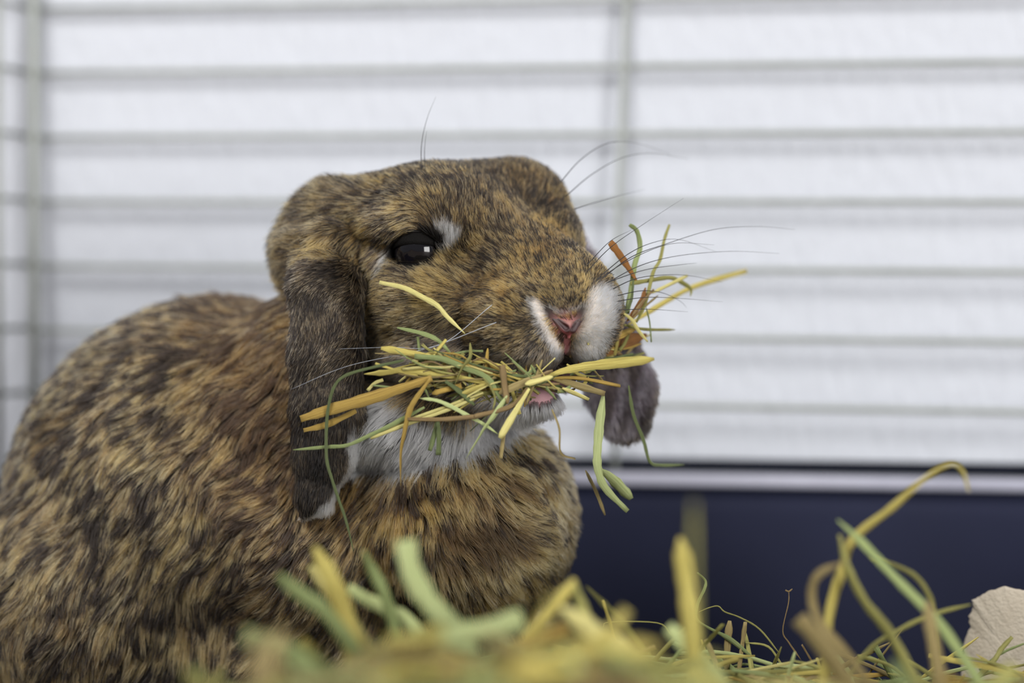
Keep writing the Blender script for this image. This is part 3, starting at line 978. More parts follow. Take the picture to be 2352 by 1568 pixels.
make_fur('head_fur', isHead, 112000, 20000, 5, 0.88, 12, .26, col_head, 1.0, 21)
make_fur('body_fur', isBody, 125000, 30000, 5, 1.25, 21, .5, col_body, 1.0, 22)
make_fur('throat_fur', isBib, 15000, 1000, 5, 0.85, 34, .35, col_bib, 1.0, 23, 'long white throat fur')
make_fur('ear_fur', isEN, 34000, 9000, 4, 0.95, 10, .3, col_earN, 1.0, 24, 'dark speckled ear hanging beside the cheek')
make_fur('ear_fur', isEF, 12000, 6000, 4, 0.9, 14, .3, col_earF, 1.0, 25, 'grey inner side of the far ear')

# ---- whiskers
m_whisk = simple_mat('dark_whisker', S2L(34, 30, 32), 0.4, 0.4, noise=(400, S2L(22, 20, 22)))
m_whisk2 = simple_mat('pale_whisker', S2L(175, 180, 190), 0.35, 0.5, noise=(400, S2L(150, 155, 165)))
WH = [
    ([(1290, 415), (1330, 370), (1380, 335), (1425, 325), (1480, 333), (1540, 355)], 0),
    ([(1300, 450), (1360, 400), (1430, 362), (1500, 352), (1580, 365)], 0),
    ([(1320, 480), (1400, 455), (1480, 435)], 0),
    ([(1340, 632), (1400, 570), (1470, 520), (1570, 455)], 0),
    ([(1366, 645), (1440, 585), (1500, 557), (1560, 550), (1645, 578)], 0),
    ([(1376, 645), (1450, 590), (1530, 560), (1640, 527), (1740, 520), (1825, 527)], 0),
    ([(1385, 655), (1470, 610), (1560, 587), (1680, 577), (1790, 582)], 0),
    ([(1355, 655), (1440, 600), (1540, 560), (1640, 562)], 0),
    ([(1398, 668), (1460, 640), (1530, 631), (1590, 634), (1660, 648)], 0),
    ([(1405, 682), (1470, 668), (1520, 672), (1560, 690), (1577, 706)], 0),
    ([(1405, 694), (1480, 683), (1560, 685), (1660, 693)], 0),
    ([(1412, 712), (1490, 710), (1580, 716)], 0),
    ([(1345, 612), (1400, 555), (1450, 528)], 0),
    ([(1390, 650), (1480, 620), (1560, 608), (1600, 604)], 0),
    ([(968, 400), (968, 335), (980, 275), (1001, 222)], 0),
    ([(977, 402), (975, 345), (980, 300)], 0),
    ([(1130, 700), (1010, 792), (890, 797), (780, 801)], 1),
    ([(1140, 740), (980, 800), (800, 840), (668, 894)], 1),
]
for pts, kd_ in WH:
    w0 = trace(*pts[0])
    w0 = 150 if w0 is None else w0
    n = len(pts)
    if kd_ == 0:
        ws = [w0 + (35 * i if pts[0][0] > 1200 else 4 * i) for i in range(n)]
    else:
        ws = [w0 - 12] + [-32 - 6 * i for i in range(1, n)]
    path = catmull([P(x, y, w_) for (x, y), w_ in zip(pts, ws)], 7)
    m_ = len(path)
    v, f = tube(path, [K * ((0.95 if kd_ == 0 else 0.5) * (1 - i / (m_ - 1)) + 0.22) for i in range(m_)], 5)
    mesh_obj('whisker', v, f, m_whisk2 if kd_ else m_whisk, rabbit)

# ------------------------------------------------------------------ hay
def hay_mat(name, base, streak, dark=None, rough=0.55):
    m, nt, b = new_mat(name)
    uv = N(nt, 'ShaderNodeUVMap', uv_map='UVMap')
    mp = N(nt, 'ShaderNodeMapping'); mp.inputs['Scale'].default_value = (15, 0.6, 1)
    oi = N(nt, 'ShaderNodeObjectInfo')
    av = N(nt, 'ShaderNodeVectorMath', operation='MULTIPLY_ADD')
    av.inputs[1].default_value = (37, 53, 11)
    nz = N(nt, 'ShaderNodeTexNoise'); nz.inputs['Scale'].default_value = 1.6; nz.inputs['Detail'].default_value = 6; nz.inputs['Roughness'].default_value = 0.65
    nt.links.new(uv.outputs['UV'], mp.inputs['Vector'])
    cb = N(nt, 'ShaderNodeCombineXYZ')
    nt.links.new(oi.outputs['Random'], cb.inputs[0]); nt.links.new(oi.outputs['Random'], cb.inputs[1])
    nt.links.new(cb.outputs[0], av.inputs[0]); nt.links.new(mp.outputs['Vector'], av.inputs[2])
    nt.links.new(av.outputs[0], nz.inputs['Vector'])
    rp = N(nt, 'ShaderNodeValToRGB')
    e = rp.color_ramp.elements
    e[0].position, e[0].color = 0.42, (*streak, 1)
    e[1].position, e[1].color = 0.62, (*base, 1)
    if dark:
        q = rp.color_ramp.elements.new(0.30); q.color = (*dark, 1)
    nt.links.new(nz.outputs['Fac'], rp.inputs['Fac'])
    hsv = N(nt, 'ShaderNodeHueSaturation')
    mr = N(nt, 'ShaderNodeMapRange')
    mr.inputs['To Min'].default_value = 0.78; mr.inputs['To Max'].default_value = 1.12
    nt.links.new(oi.outputs['Random'], mr.inputs['Value']); nt.links.new(mr.outputs['Result'], hsv.inputs['Value'])
    nt.links.new(rp.outputs['Color'], hsv.inputs['Color'])
    mp2 = N(nt, 'ShaderNodeMapping'); mp2.inputs['Scale'].default_value = (2.2, 1.1, 1); mp2.inputs['Location'].default_value = (5, 3, 0)
    nt.links.new(av.outputs[0], mp2.inputs['Vector'])
    nz2 = N(nt, 'ShaderNodeTexNoise'); nz2.inputs['Scale'].default_value = 0.55; nz2.inputs['Detail'].default_value = 3
    nt.links.new(mp2.outputs['Vector'], nz2.inputs['Vector'])
    r2 = N(nt, 'ShaderNodeMapRange'); r2.inputs['From Min'].default_value = 0.52; r2.inputs['From Max'].default_value = 0.70; r2.inputs['To Max'].default_value = 0.7
    nt.links.new(nz2.outputs['Fac'], r2.inputs['Value'])
    mxc = N(nt, 'ShaderNodeMix', data_type='RGBA')
    nt.links.new(r2.outputs['Result'], mxc.inputs['Factor'])
    nt.links.new(hsv.outputs['Color'], mxc.inputs['A'])
    mxc.inputs['B'].default_value = (*(dark or streak), 1)
    class _O: outputs = {'Color': mxc.outputs['Result']}
    rp = _O
    nt.links.new(rp.outputs['Color'], b.inputs['Base Color'])
    b.inputs['Roughness'].default_value = rough
    b.inputs['Specular IOR Level'].default_value = 0.35
    bp = N(nt, 'ShaderNodeBump'); bp.inputs['Strength'].default_value = 0.7; bp.inputs['Distance'].default_value = 0.0005
    nt.links.new(nz.outputs['Fac'], bp.inputs['Height']); nt.links.new(bp.outputs['Normal'], b.inputs['Normal'])
    tl = N(nt, 'ShaderNodeBsdfTranslucent')
    nt.links.new(rp.outputs['Color'], tl.inputs['Color'])
    mx = N(nt, 'ShaderNodeMixShader'); mx.inputs[0].default_value = 0.18
    nt.links.new(b.outputs[0], mx.inputs[1]); nt.links.new(tl.outputs[0], mx.inputs[2])
    nt.links.new(mx.outputs[0], nt.nodes['Material Output'].inputs['Surface'])
    return m
HM = {
    'yellow': hay_mat('yellow_straw', S2L(218, 206, 118), S2L(184, 166, 84), S2L(130, 110, 54)),
    'pale': hay_mat('pale_straw', S2L(236, 229, 158), S2L(212, 200, 122), S2L(162, 145, 80)),
    'gold': hay_mat('golden_straw', S2L(206, 176, 90), S2L(164, 132, 60), S2L(108, 82, 38)),
    'tan': hay_mat('tan_straw', S2L(180, 163, 112), S2L(140, 122, 76), S2L(92, 76, 46)),
    'brown': hay_mat('brown_straw', S2L(176, 124, 64), S2L(132, 84, 40), S2L(84, 52, 26)),
    'darkbrown': hay_mat('weathered_stalk', S2L(176, 152, 104), S2L(116, 92, 60), S2L(60, 46, 32)),
    'green': hay_mat('green_blade', S2L(170, 182, 122), S2L(132, 146, 90), S2L(92, 104, 62)),
    'olive': hay_mat('olive_blade', S2L(184, 180, 106), S2L(142, 138, 76), S2L(96, 92, 50)),
    'palegreen': hay_mat('pale_green_blade', S2L(206, 214, 156), S2L(178, 190, 126), S2L(138, 150, 94)),
    'darkgreen': hay_mat('dark_green_blade', S2L(124, 136, 88), S2L(92, 104, 64), S2L(58, 66, 40)),
}

def strip(path, wid, kind='blade', roll=0.0, twist=0.0, sub=5, t0=1.0, t1=1.0, thick=None):
    """hay blade or stalk: world path (Vectors), width in metres -> verts, faces, uvs"""
    pts = catmull(path, sub)
    n = len(pts)
    verts, faces, uvs = [], [], []
    lens = [0.0]
    for i in range(1, n): lens.append(lens[-1] + (pts[i] - pts[i - 1]).length)
    tot = max(lens[-1], 1e-6)
    wl = wid if hasattr(wid, '__len__') else (wid, wid)
    view = -FWD
    m = 6
    for i, p in enumerate(pts):
        t = (pts[min(i + 1, n - 1)] - pts[max(i - 1, 0)]).normalized()
        s = lens[i] / tot
        nn = view - t * view.dot(t)
        if nn.length < 0.05: nn = Vector((0, 0, 1)) - t * t.z
        nn.normalize()
        sd_ = t.cross(nn)
        an = roll + twist * s
        a = sd_ * math.cos(an) + nn * math.sin(an)
        c = nn * math.cos(an) - sd_ * math.sin(an)
        q = s * (len(wl) - 1); qi = min(int(q), len(wl) - 2)
        w_ = wl[qi] + (wl[qi + 1] - wl[qi]) * (q - qi)
        tp = 1.0
        if s < 0.12: tp = t0 + (1 - t0) * s / 0.12
        if s > 0.85: tp = min(tp, t1 + (1 - t1) * (1 - s) / 0.15)
        w_ *= tp * (1 + 0.07 * math.sin(i * 2.1 + roll * 9) + 0.06 * math.sin(i * 0.9 + roll * 23))
        h = w_ / 2
        th = thick if thick else max(0.00012, w_ * 0.10)
        if kind == 'blade':
            fo = h * 0.16
            sec = [(-h, 0), (-h * .1, -fo), (h, 0), (h, -th), (-h * .1, -fo - th), (-h, -th)]
        else:
            sec = [(-h, 0), (-h * .6, h * .42), (h * .6, h * .42), (h, 0), (h * .6, -h * .42), (-h * .6, -h * .42)]
        for k, (x, y) in enumerate(sec):
            verts.append(p + a * x + c * y)
            uvs.append((x / max(wl[0], wl[-1], 1e-6) * (1 if k < 3 else -1) + .5, lens[i] / 0.02))
    for i in range(n - 1):
        for k in range(m):
            faces.append((i * m + k, i * m + (k + 1) % m, (i + 1) * m + (k + 1) % m, (i + 1) * m + k))
    faces.append(tuple(range(m - 1, -1, -1)))
    faces.append(tuple((n - 1) * m + k for k in range(m)))
    return verts, faces, uvs

def hay(name, pts, wpx, mat, label, kind='blade', group=None, cat='hay', roll=None, twist=0.0, t0=1.0, t1=1.0, extra=None):
    """pts: (px, py, W) list; wpx width(s) in photo pixels at W = 0"""
    path = [P(*p) for p in pts]
    wl = [w_ * K * 1.22 for w_ in (wpx if hasattr(wpx, '__len__') else (wpx, wpx))]
    roll = random.uniform(-.5, .5) if roll is None else roll
    if t0 == 1.0: t0 = random.choice((1.0, .75, .45, .25))
    if t1 == 1.0: t1 = random.choice((1.0, .75, .45, .25))
    v, f, uv = strip(path, wl, kind, roll, twist, 5, t0, t1)
    if extra:
        for epts, ew, eroll in extra:
            v2, f2, uv2 = strip([P(*p) for p in epts], [x * K for x in ew], kind, eroll)
            o_ = len(v)
            v += v2; uv += uv2
            f += [tuple(i + o_ for i in g) for g in f2]
    base = path[0].copy()
    o = mesh_obj(name, [p - base for p in v], f, HM[mat], None, uvs=uv)
    o.location = base
    tag(o, label, cat, group)
    return o

def mw(px, py):
    """usual depth of the mouthful of hay at a photo position"""
    if px < 1290: return -62 + max(0, 1000 - px) * 0.06
    return -55 + (px - 1290) * 0.85
def M(*pts, dz=0):
    return [(x, y, mw(x, y) + dz) for x, y in pts]

MOUTH = [
    # name, pts, width, material, label, kind, dz, opts
    ('grass_strand', [(871, 648), (928, 661), (972, 683), (1005, 702), (1028, 728), (1068, 766)], (8, 10, 6), 'pale', 'pale yellow grass blade lying across the cheek below the eye', 'blade', 30, dict(t0=.8, t1=.3, roll=.1)),
    ('straw_piece', [(875, 799), (918, 806), (965, 815), (1010, 824)], (13, 10), 'yellow', 'short flat yellow straw end beside the ear, uppermost at the left', 'blade', 0, dict(roll=.2)),
    ('straw_piece', [(836, 859), (880, 856), (928, 851), (1005, 860), (1060, 868), (1115, 880)], (10, 13, 9), 'yellow', 'yellow straw with an orange end pointing left to the ear', 'stalk', -4, dict(t0=.2)),
    ('straw_piece', [(925, 848), (975, 844), (1035, 845)], 7, 'pale', 'thin pale straw lying on the yellow one left of the mouth', 'stalk', -10, {}),
    ('dry_leaf', [(1008, 850), (1060, 858), (1140, 872)], (16, 20, 10), 'darkbrown', 'brown dry leaf sheath behind the straw left of the lips', 'blade', 6, dict(roll=.3)),
    ('grass_strand', [(952, 818), (1017, 824), (1063, 842), (1099, 855), (1125, 873), (1140, 898), (1160, 930)], (9, 12, 7), 'green', 'broad grey-green grass blade curving down left of the lips', 'blade', -12, dict(roll=.1)),
    ('grass_strand', [(928, 827), (862, 842), (798, 860), (770, 883), (756, 925), (750, 976), (750, 1053), (762, 1099), (776, 1142), (794, 1193), (812, 1265)], (5, 6, 5), 'darkgreen', 'long thin green blade looping down over the hanging ear', 'blade', -22, dict(t1=.3)),
    ('straw_piece', [(690, 962), (752, 942), (844, 916), (920, 892), (992, 868)], (16, 24, 12), 'gold', 'thick golden straw with a split end crossing the hanging ear', 'blade', -16, dict(roll=.15, extra=[([(697, 988, -52), (752, 974, -55), (818, 943, -58)], (9, 16, 10), .2)])),
    ('grass_strand', [(844, 897), (860, 880), (880, 872)], 6, 'pale', 'small curved pale grass tip between ear and golden straw', 'blade', 0, {}),
    ('grass_strand', [(862, 834), (910, 850), (960, 862)], 5, 'yellow', 'thin yellow grass tip above the golden straw', 'blade', -6, {}),
    ('dry_leaf', [(989, 868), (964, 903), (946, 931), (936, 960), (928, 1000), (921, 1040), (921, 1117)], (6, 11, 7, 7), 'gold', 'twisted orange-brown leaf hanging over the white throat', 'blade', -24, dict(twist=2.0, t1=.4)),
    ('straw_piece', [(850, 998), (936, 966), (1023, 935), (1110, 902)], 8, 'pale', 'upper of two bright yellow straws slanting over the throat', 'stalk', -8, {}),
    ('straw_piece', [(851, 1006), (930, 976), (1023, 943), (1090, 915)], 7, 'pale', 'lower of two bright yellow straws slanting over the throat', 'stalk', -12, {}),
    ('straw_piece', [(936, 962), (1012, 963), (1085, 957), (1095, 955), (1178, 931), (1214, 892)], (8, 9, 10), 'darkbrown', 'dark weathered stalk with a joint below the mouth', 'stalk', -22, {}),
    ('straw_piece', [(1216, 892), (1178, 955), (1148, 1006)], (6, 11, 17), 'pale', 'pale straw widening to a cut end below the lower lip', 'blade', -30, dict(roll=.15)),
    ('straw_piece', [(1157, 1000), (1153, 1028), (1150, 1053)], 8, 'tan', 'short tan straw stub under the pale widening straw', 'stalk', -18, {}),
    ('grass_strand', [(1165, 908), (1137, 951), (1112, 984), (1100, 1005), (1071, 1053)], (9, 10, 6, 13), 'palegreen', 'yellow-green ribbon of grass hanging below the mouth', 'blade', -24, dict(twist=1.4)),
    ('grass_strand', [(961, 914), (1002, 919), (1038, 934), (1071, 952), (1110, 973), (1146, 998)], (6, 8, 5), 'palegreen', 'pale green grass bending right over the throat', 'blade', -18, {}),
    ('grass_strand', [(1004, 966), (997, 1000), (987, 1035)], (7, 10), 'darkgreen', 'left of two dark green grass tips over the white throat', 'blade', 0, {}),
    ('grass_strand', [(1006, 966), (1008, 1005), (1007, 1045)], (7, 10), 'darkgreen', 'right of two dark green grass tips over the white throat', 'blade', -4, {}),
    ('grass_strand', [(673, 1033), (750, 1026), (798, 1022), (852, 998), (900, 975), (975, 935)], (6, 7, 9), 'green', 'thin green grass lying level across the lower ear', 'blade', -14, {}),
    ('straw_piece', [(992, 904), (1012, 898), (1060, 886)], 11, 'gold', 'stubby cut gold straw between the throat straws', 'stalk', 0, {}),
    ('straw_piece', [(1056, 908), (1089, 893), (1120, 882)], 11, 'yellow', 'stubby cut yellow straw nearer the lips', 'stalk', -10, {}),
    ('straw_piece', [(1154, 838), (1158, 880), (1166, 928)], (13, 12), 'darkbrown', 'upright grooved straw standing below the upper lip', 'stalk', -20, {}),
    ('straw_piece', [(1146, 903), (1201, 880), (1244, 866)], (15, 13), 'tan', 'broad tan straw slanting into the mouth', 'blade', -16, dict(roll=.1)),
    ('grass_strand', [(1023, 875), (1053, 896), (1090, 930)], (6, 10, 8), 'darkgreen', 'dark green blade slanting down among the straws', 'blade', -14, {}),
    ('grass_strand', [(1110, 868), (1128, 890), (1137, 915), (1132, 940)], 4, 'olive', 'fine curled olive grass beside the upright straw', 'blade', -22, {}),
    ('grass_strand', [(1080, 787), (1080, 820), (1061, 848), (1046, 882)], (5, 9, 8), 'olive', 'twisted olive grass climbing the cheek corner', 'blade', -14, dict(twist=1.5)),
    ('grass_strand', [(912, 752), (972, 766), (1010, 784), (1040, 818)], (6, 9, 6), 'green', 'grey-green blade on the lower cheek fur', 'blade', 22, {}),
    ('grass_strand', [(1040, 812), (1080, 806), (1110, 806)], 4, 'green', 'thin green wisp under the whisker pad', 'blade', -4, {}),
    ('straw_piece', [(1252, 864), (1300, 850), (1355, 840), (1432, 832), (1503, 824)], (8, 17, 20, 21), 'yellow', 'thick yellow straw sticking out right of the mouth', 'blade', 0, dict(roll=.1)),
    ('straw_piece', [(1330, 836), (1355, 823), (1419, 791), (1486, 768)], (18, 26, 20), 'brown', 'thick reddish-brown straw right of the nose', 'blade', 62, dict(roll=.1)),
    ('dry_leaf', [(1390, 782), (1425, 768), (1462, 752)], (12, 16, 8), 'gold', 'golden sheath lying on the brown straw', 'blade', 48, {}),
    ('straw_piece', [(1262, 868), (1330, 868), (1424, 886)], (6, 9), 'gold', 'gold straw under the thick yellow one at the right', 'stalk', 4, {}),
    ('straw_piece', [(1262, 866), (1330, 886), (1390, 904)], (8, 14, 10), 'tan', 'flat tan straw drooping to the right of the chin', 'blade', 4, {}),
    ('straw_piece', [(1292, 891), (1352, 917)], 8, 'pale', 'short pale straw beside the chin', 'stalk', -4, {}),
    ('straw_piece', [(1206, 882), (1235, 874), (1270, 864)], (11, 8), 'pale', 'pale cut straw end lying on the lower lip', 'blade', -30, {}),
    ('grass_strand', [(1386, 905), (1377, 977), (1372, 1040), (1374, 1078), (1390, 1120), (1442, 1174)], (18, 17, 15, 9), 'palegreen', 'wide pale green blade hanging down before the far ear', 'blade', 10, dict(roll=.1)),
    ('grass_strand', [(1378, 1075), (1415, 1108), (1450, 1146)], (8, 22, 20), 'palegreen', 'broad leaf tip branching off the hanging green blade', 'blade', 20, {}),
    ('grass_strand', [(1345, 1080), (1370, 1130), (1390, 1183)], 7, 'tan', 'thin brown wisp beside the hanging green blade', 'blade', 60, {}),
    ('grass_strand', [(1444, 885), (1455, 951), (1478, 1010), (1493, 1060), (1520, 1068), (1572, 1067)], (6, 7, 6, 7), 'darkgreen', 'thin dark green stem dangling over the far ear', 'blade', 20, {}),
    ('grass_strand', [(1268, 940), (1285, 985), (1288, 1040), (1322, 1054)], 4, 'tan', 'fine bent brown wisp hanging over the chest', 'blade', -20, {}),
    # right tangle
    ('dry_leaf', [(1402, 556), (1420, 580), (1442, 612), (1462, 645)], (16, 14, 6), 'brown', 'brown leaf stub rising behind the muzzle', 'blade', 10, dict(roll=.3)),
    ('grass_strand', [(1446, 516), (1463, 531), (1470, 570), (1458, 606), (1450, 660), (1440, 720)], (9, 10, 10), 'green', 'green grass blade arching up beside the whiskers', 'blade', 20, {}),
    ('grass_strand', [(1538, 515), (1526, 550), (1516, 596), (1500, 626), (1484, 690), (1462, 740)], (6, 7, 8), 'olive', 'upright olive grass tip farthest up at the right', 'blade', 0, {}),
    ('grass_strand', [(1449, 651), (1497, 643), (1541, 638), (1572, 652), (1587, 664), (1586, 680)], (9, 8, 9), 'olive', 'olive blade bent over at its tip right of the muzzle', 'blade', 10, {}),
    ('straw_piece', [(1497, 673), (1579, 633)], (6, 8), 'pale', 'straight pale straw among the whiskers', 'stalk', 0, {}),
    ('straw_piece', [(1716, 622), (1600, 656), (1530, 692), (1440, 748)], (11, 10), 'yellow', 'long pale yellow straw pointing farthest right', 'blade', 100, {}),
    ('dry_leaf', [(1483, 660), (1472, 695), (1440, 738)], (8, 12, 8), 'brown', 'dark brown leaf in the tangle right of the muzzle', 'blade', 0, {}),
    ('dry_leaf', [(1502, 664), (1478, 690), (1452, 725)], (4, 7), 'darkbrown', 'thin blackish leaf curl right of the muzzle', 'blade', -6, {}),
    ('grass_strand', [(1425, 714), (1450, 733), (1466, 758), (1488, 785)], (4, 8, 4), 'pale', 'pale curved grass over the brown straw', 'blade', -10, {}),
    ('grass_strand', [(1430, 745), (1480, 756), (1551, 757)], 6, 'olive', 'level grass tip right of the brown straw', 'blade', 20, {}),
    ('grass_strand', [(1484, 706), (1492, 740), (1496, 786)], 3, 'green', 'hair-thin green wisp hanging by the brown straw', 'blade', 0, {}),
    ('grass_strand', [(1350, 790), (1385, 775), (1400, 765)], 6, 'pale', 'tiny pale straw chip against the white cheek', 'blade', 10, {}),
    ('grass_strand', [(1455, 640), (1450, 690), (1432, 725)], (4, 7), 'darkgreen', 'dark green blade close against the muzzle', 'blade', -4, {}),
    ('straw_piece', [(1512, 678), (1480, 705), (1450, 735)], 5, 'tan', 'thin tan straw in the right tangle', 'stalk', 4, {}),
]
for nm, pts, w_, mt, lb, kd_, dz, op in MOUTH:
    hay(nm, M(*pts, dz=dz), w_, mt, lb, kd_, cat='hay', **op)

# short bits wedged in the mouth
bit_kinds = [('yellow', 'yellow'), ('tan', 'tan'), ('olive', 'olive green'), ('gold', 'golden'), ('darkbrown', 'dark brown'), ('green', 'green'), ('pale', 'cream'), ('darkgreen', 'dark green')]
def lean_word(x0, y0, x1, y1):
    an = math.degrees(math.atan2(-(y1 - y0), x1 - x0))
    an = (an + 90) % 180 - 90
    if abs(an) < 9: return 'level'
    if abs(an) > 58: return 'steep'
    return 'rising right' if an > 0 else 'falling right'
def size_word(w_, lo, hi):
    return 'thin' if w_ < lo else 'broad' if w_ > hi else 'slim'
for i in range(190):
    mt, word = bit_kinds[i % 8]
    if i < 146:
        cx = random.uniform(960, 1262)
        cy = np.interp(cx, [960, 1100, 1262], [832, 862, 876]) + random.uniform(-26, 40)
        an = random.gauss(0.08, 0.5) * random.choice((1, -1, 1))
        if random.random() < .12: an += 1.3
        ln = random.uniform(35, 125)
        dz = random.uniform(-2, 46)
        if cx > 1190: cy = min(cy, 878)
        cy = max(cy, np.interp(cx, [960, 1050, 1100, 1150, 1200], [798, 802, 832, 856, 868]))
        place = 'at the cheek corner of the mouth' if cx < 1060 else 'left of the upright grooved straw' if cx < 1150 else 'between the lips'
    else:
        cx = random.uniform(1290, 1490)
        cy = np.interp(cx, [1290, 1490], [872, 760]) + random.uniform(-24, 44)
        an = random.gauss(-.35, 0.5)
        ln = random.uniform(25, 80)
        dz = random.uniform(6, 60) + (40 if cy < 850 else 0)
        place = 'beside the chin below the thick yellow straw' if cx < 1390 else 'in the tangle right of the muzzle'
    dx, dy = math.cos(an) * ln / 2, math.sin(an) * ln / 2
    bend = random.uniform(-8, 8)
    w_ = random.uniform(1.8, 8.5)
    hay('hay_bit', M((cx - dx, cy - dy), (cx, cy + bend), (cx + dx, cy + dy), dz=dz), w_, mt,
        '%s %s bit of hay %s, %s' % (size_word(w_, 4.5, 7.5), word, lean_word(cx - dx, cy - dy, cx + dx, cy + dy), place), random.choice(('blade', 'stalk')), 'short hay bits in the mouthful')

# long fine wisps trailing from the mouthful
for i in range(46):
    mt, word = bit_kinds[(i * 3 + 1) % 8]
    cx = random.uniform(1010, 1240); cy = np.interp(cx, [1010, 1240], [846, 872]) + random.uniform(-8, 16)
    an = math.pi + random.gauss(-.22, .42)
    ln = random.uniform(70, 190)
    ex, ey = cx + math.cos(an) * ln, cy - math.sin(an) * ln * .9
    if ey < 800: ey = 800 + random.uniform(0, 30)
    bx, by = (cx + ex) / 2 + random.uniform(-12, 12), (cy + ey) / 2 + random.uniform(-22, 22)
    w_ = random.uniform(1.6, 4.2)
    hay('hay_wisp', M((cx, cy), (bx, by), (ex, ey), dz=random.uniform(-16, 22)), w_, mt,
        '%s long %s wisp of hay %s from the mouth towards the %s' % ('hair-thin' if w_ < 2.6 else 'thin', word, lean_word(cx, cy, ex, ey), 'ear' if ex < 930 else 'throat' if ey > 905 else 'cheek'), 'blade', 'fine wisps in the mouthful')

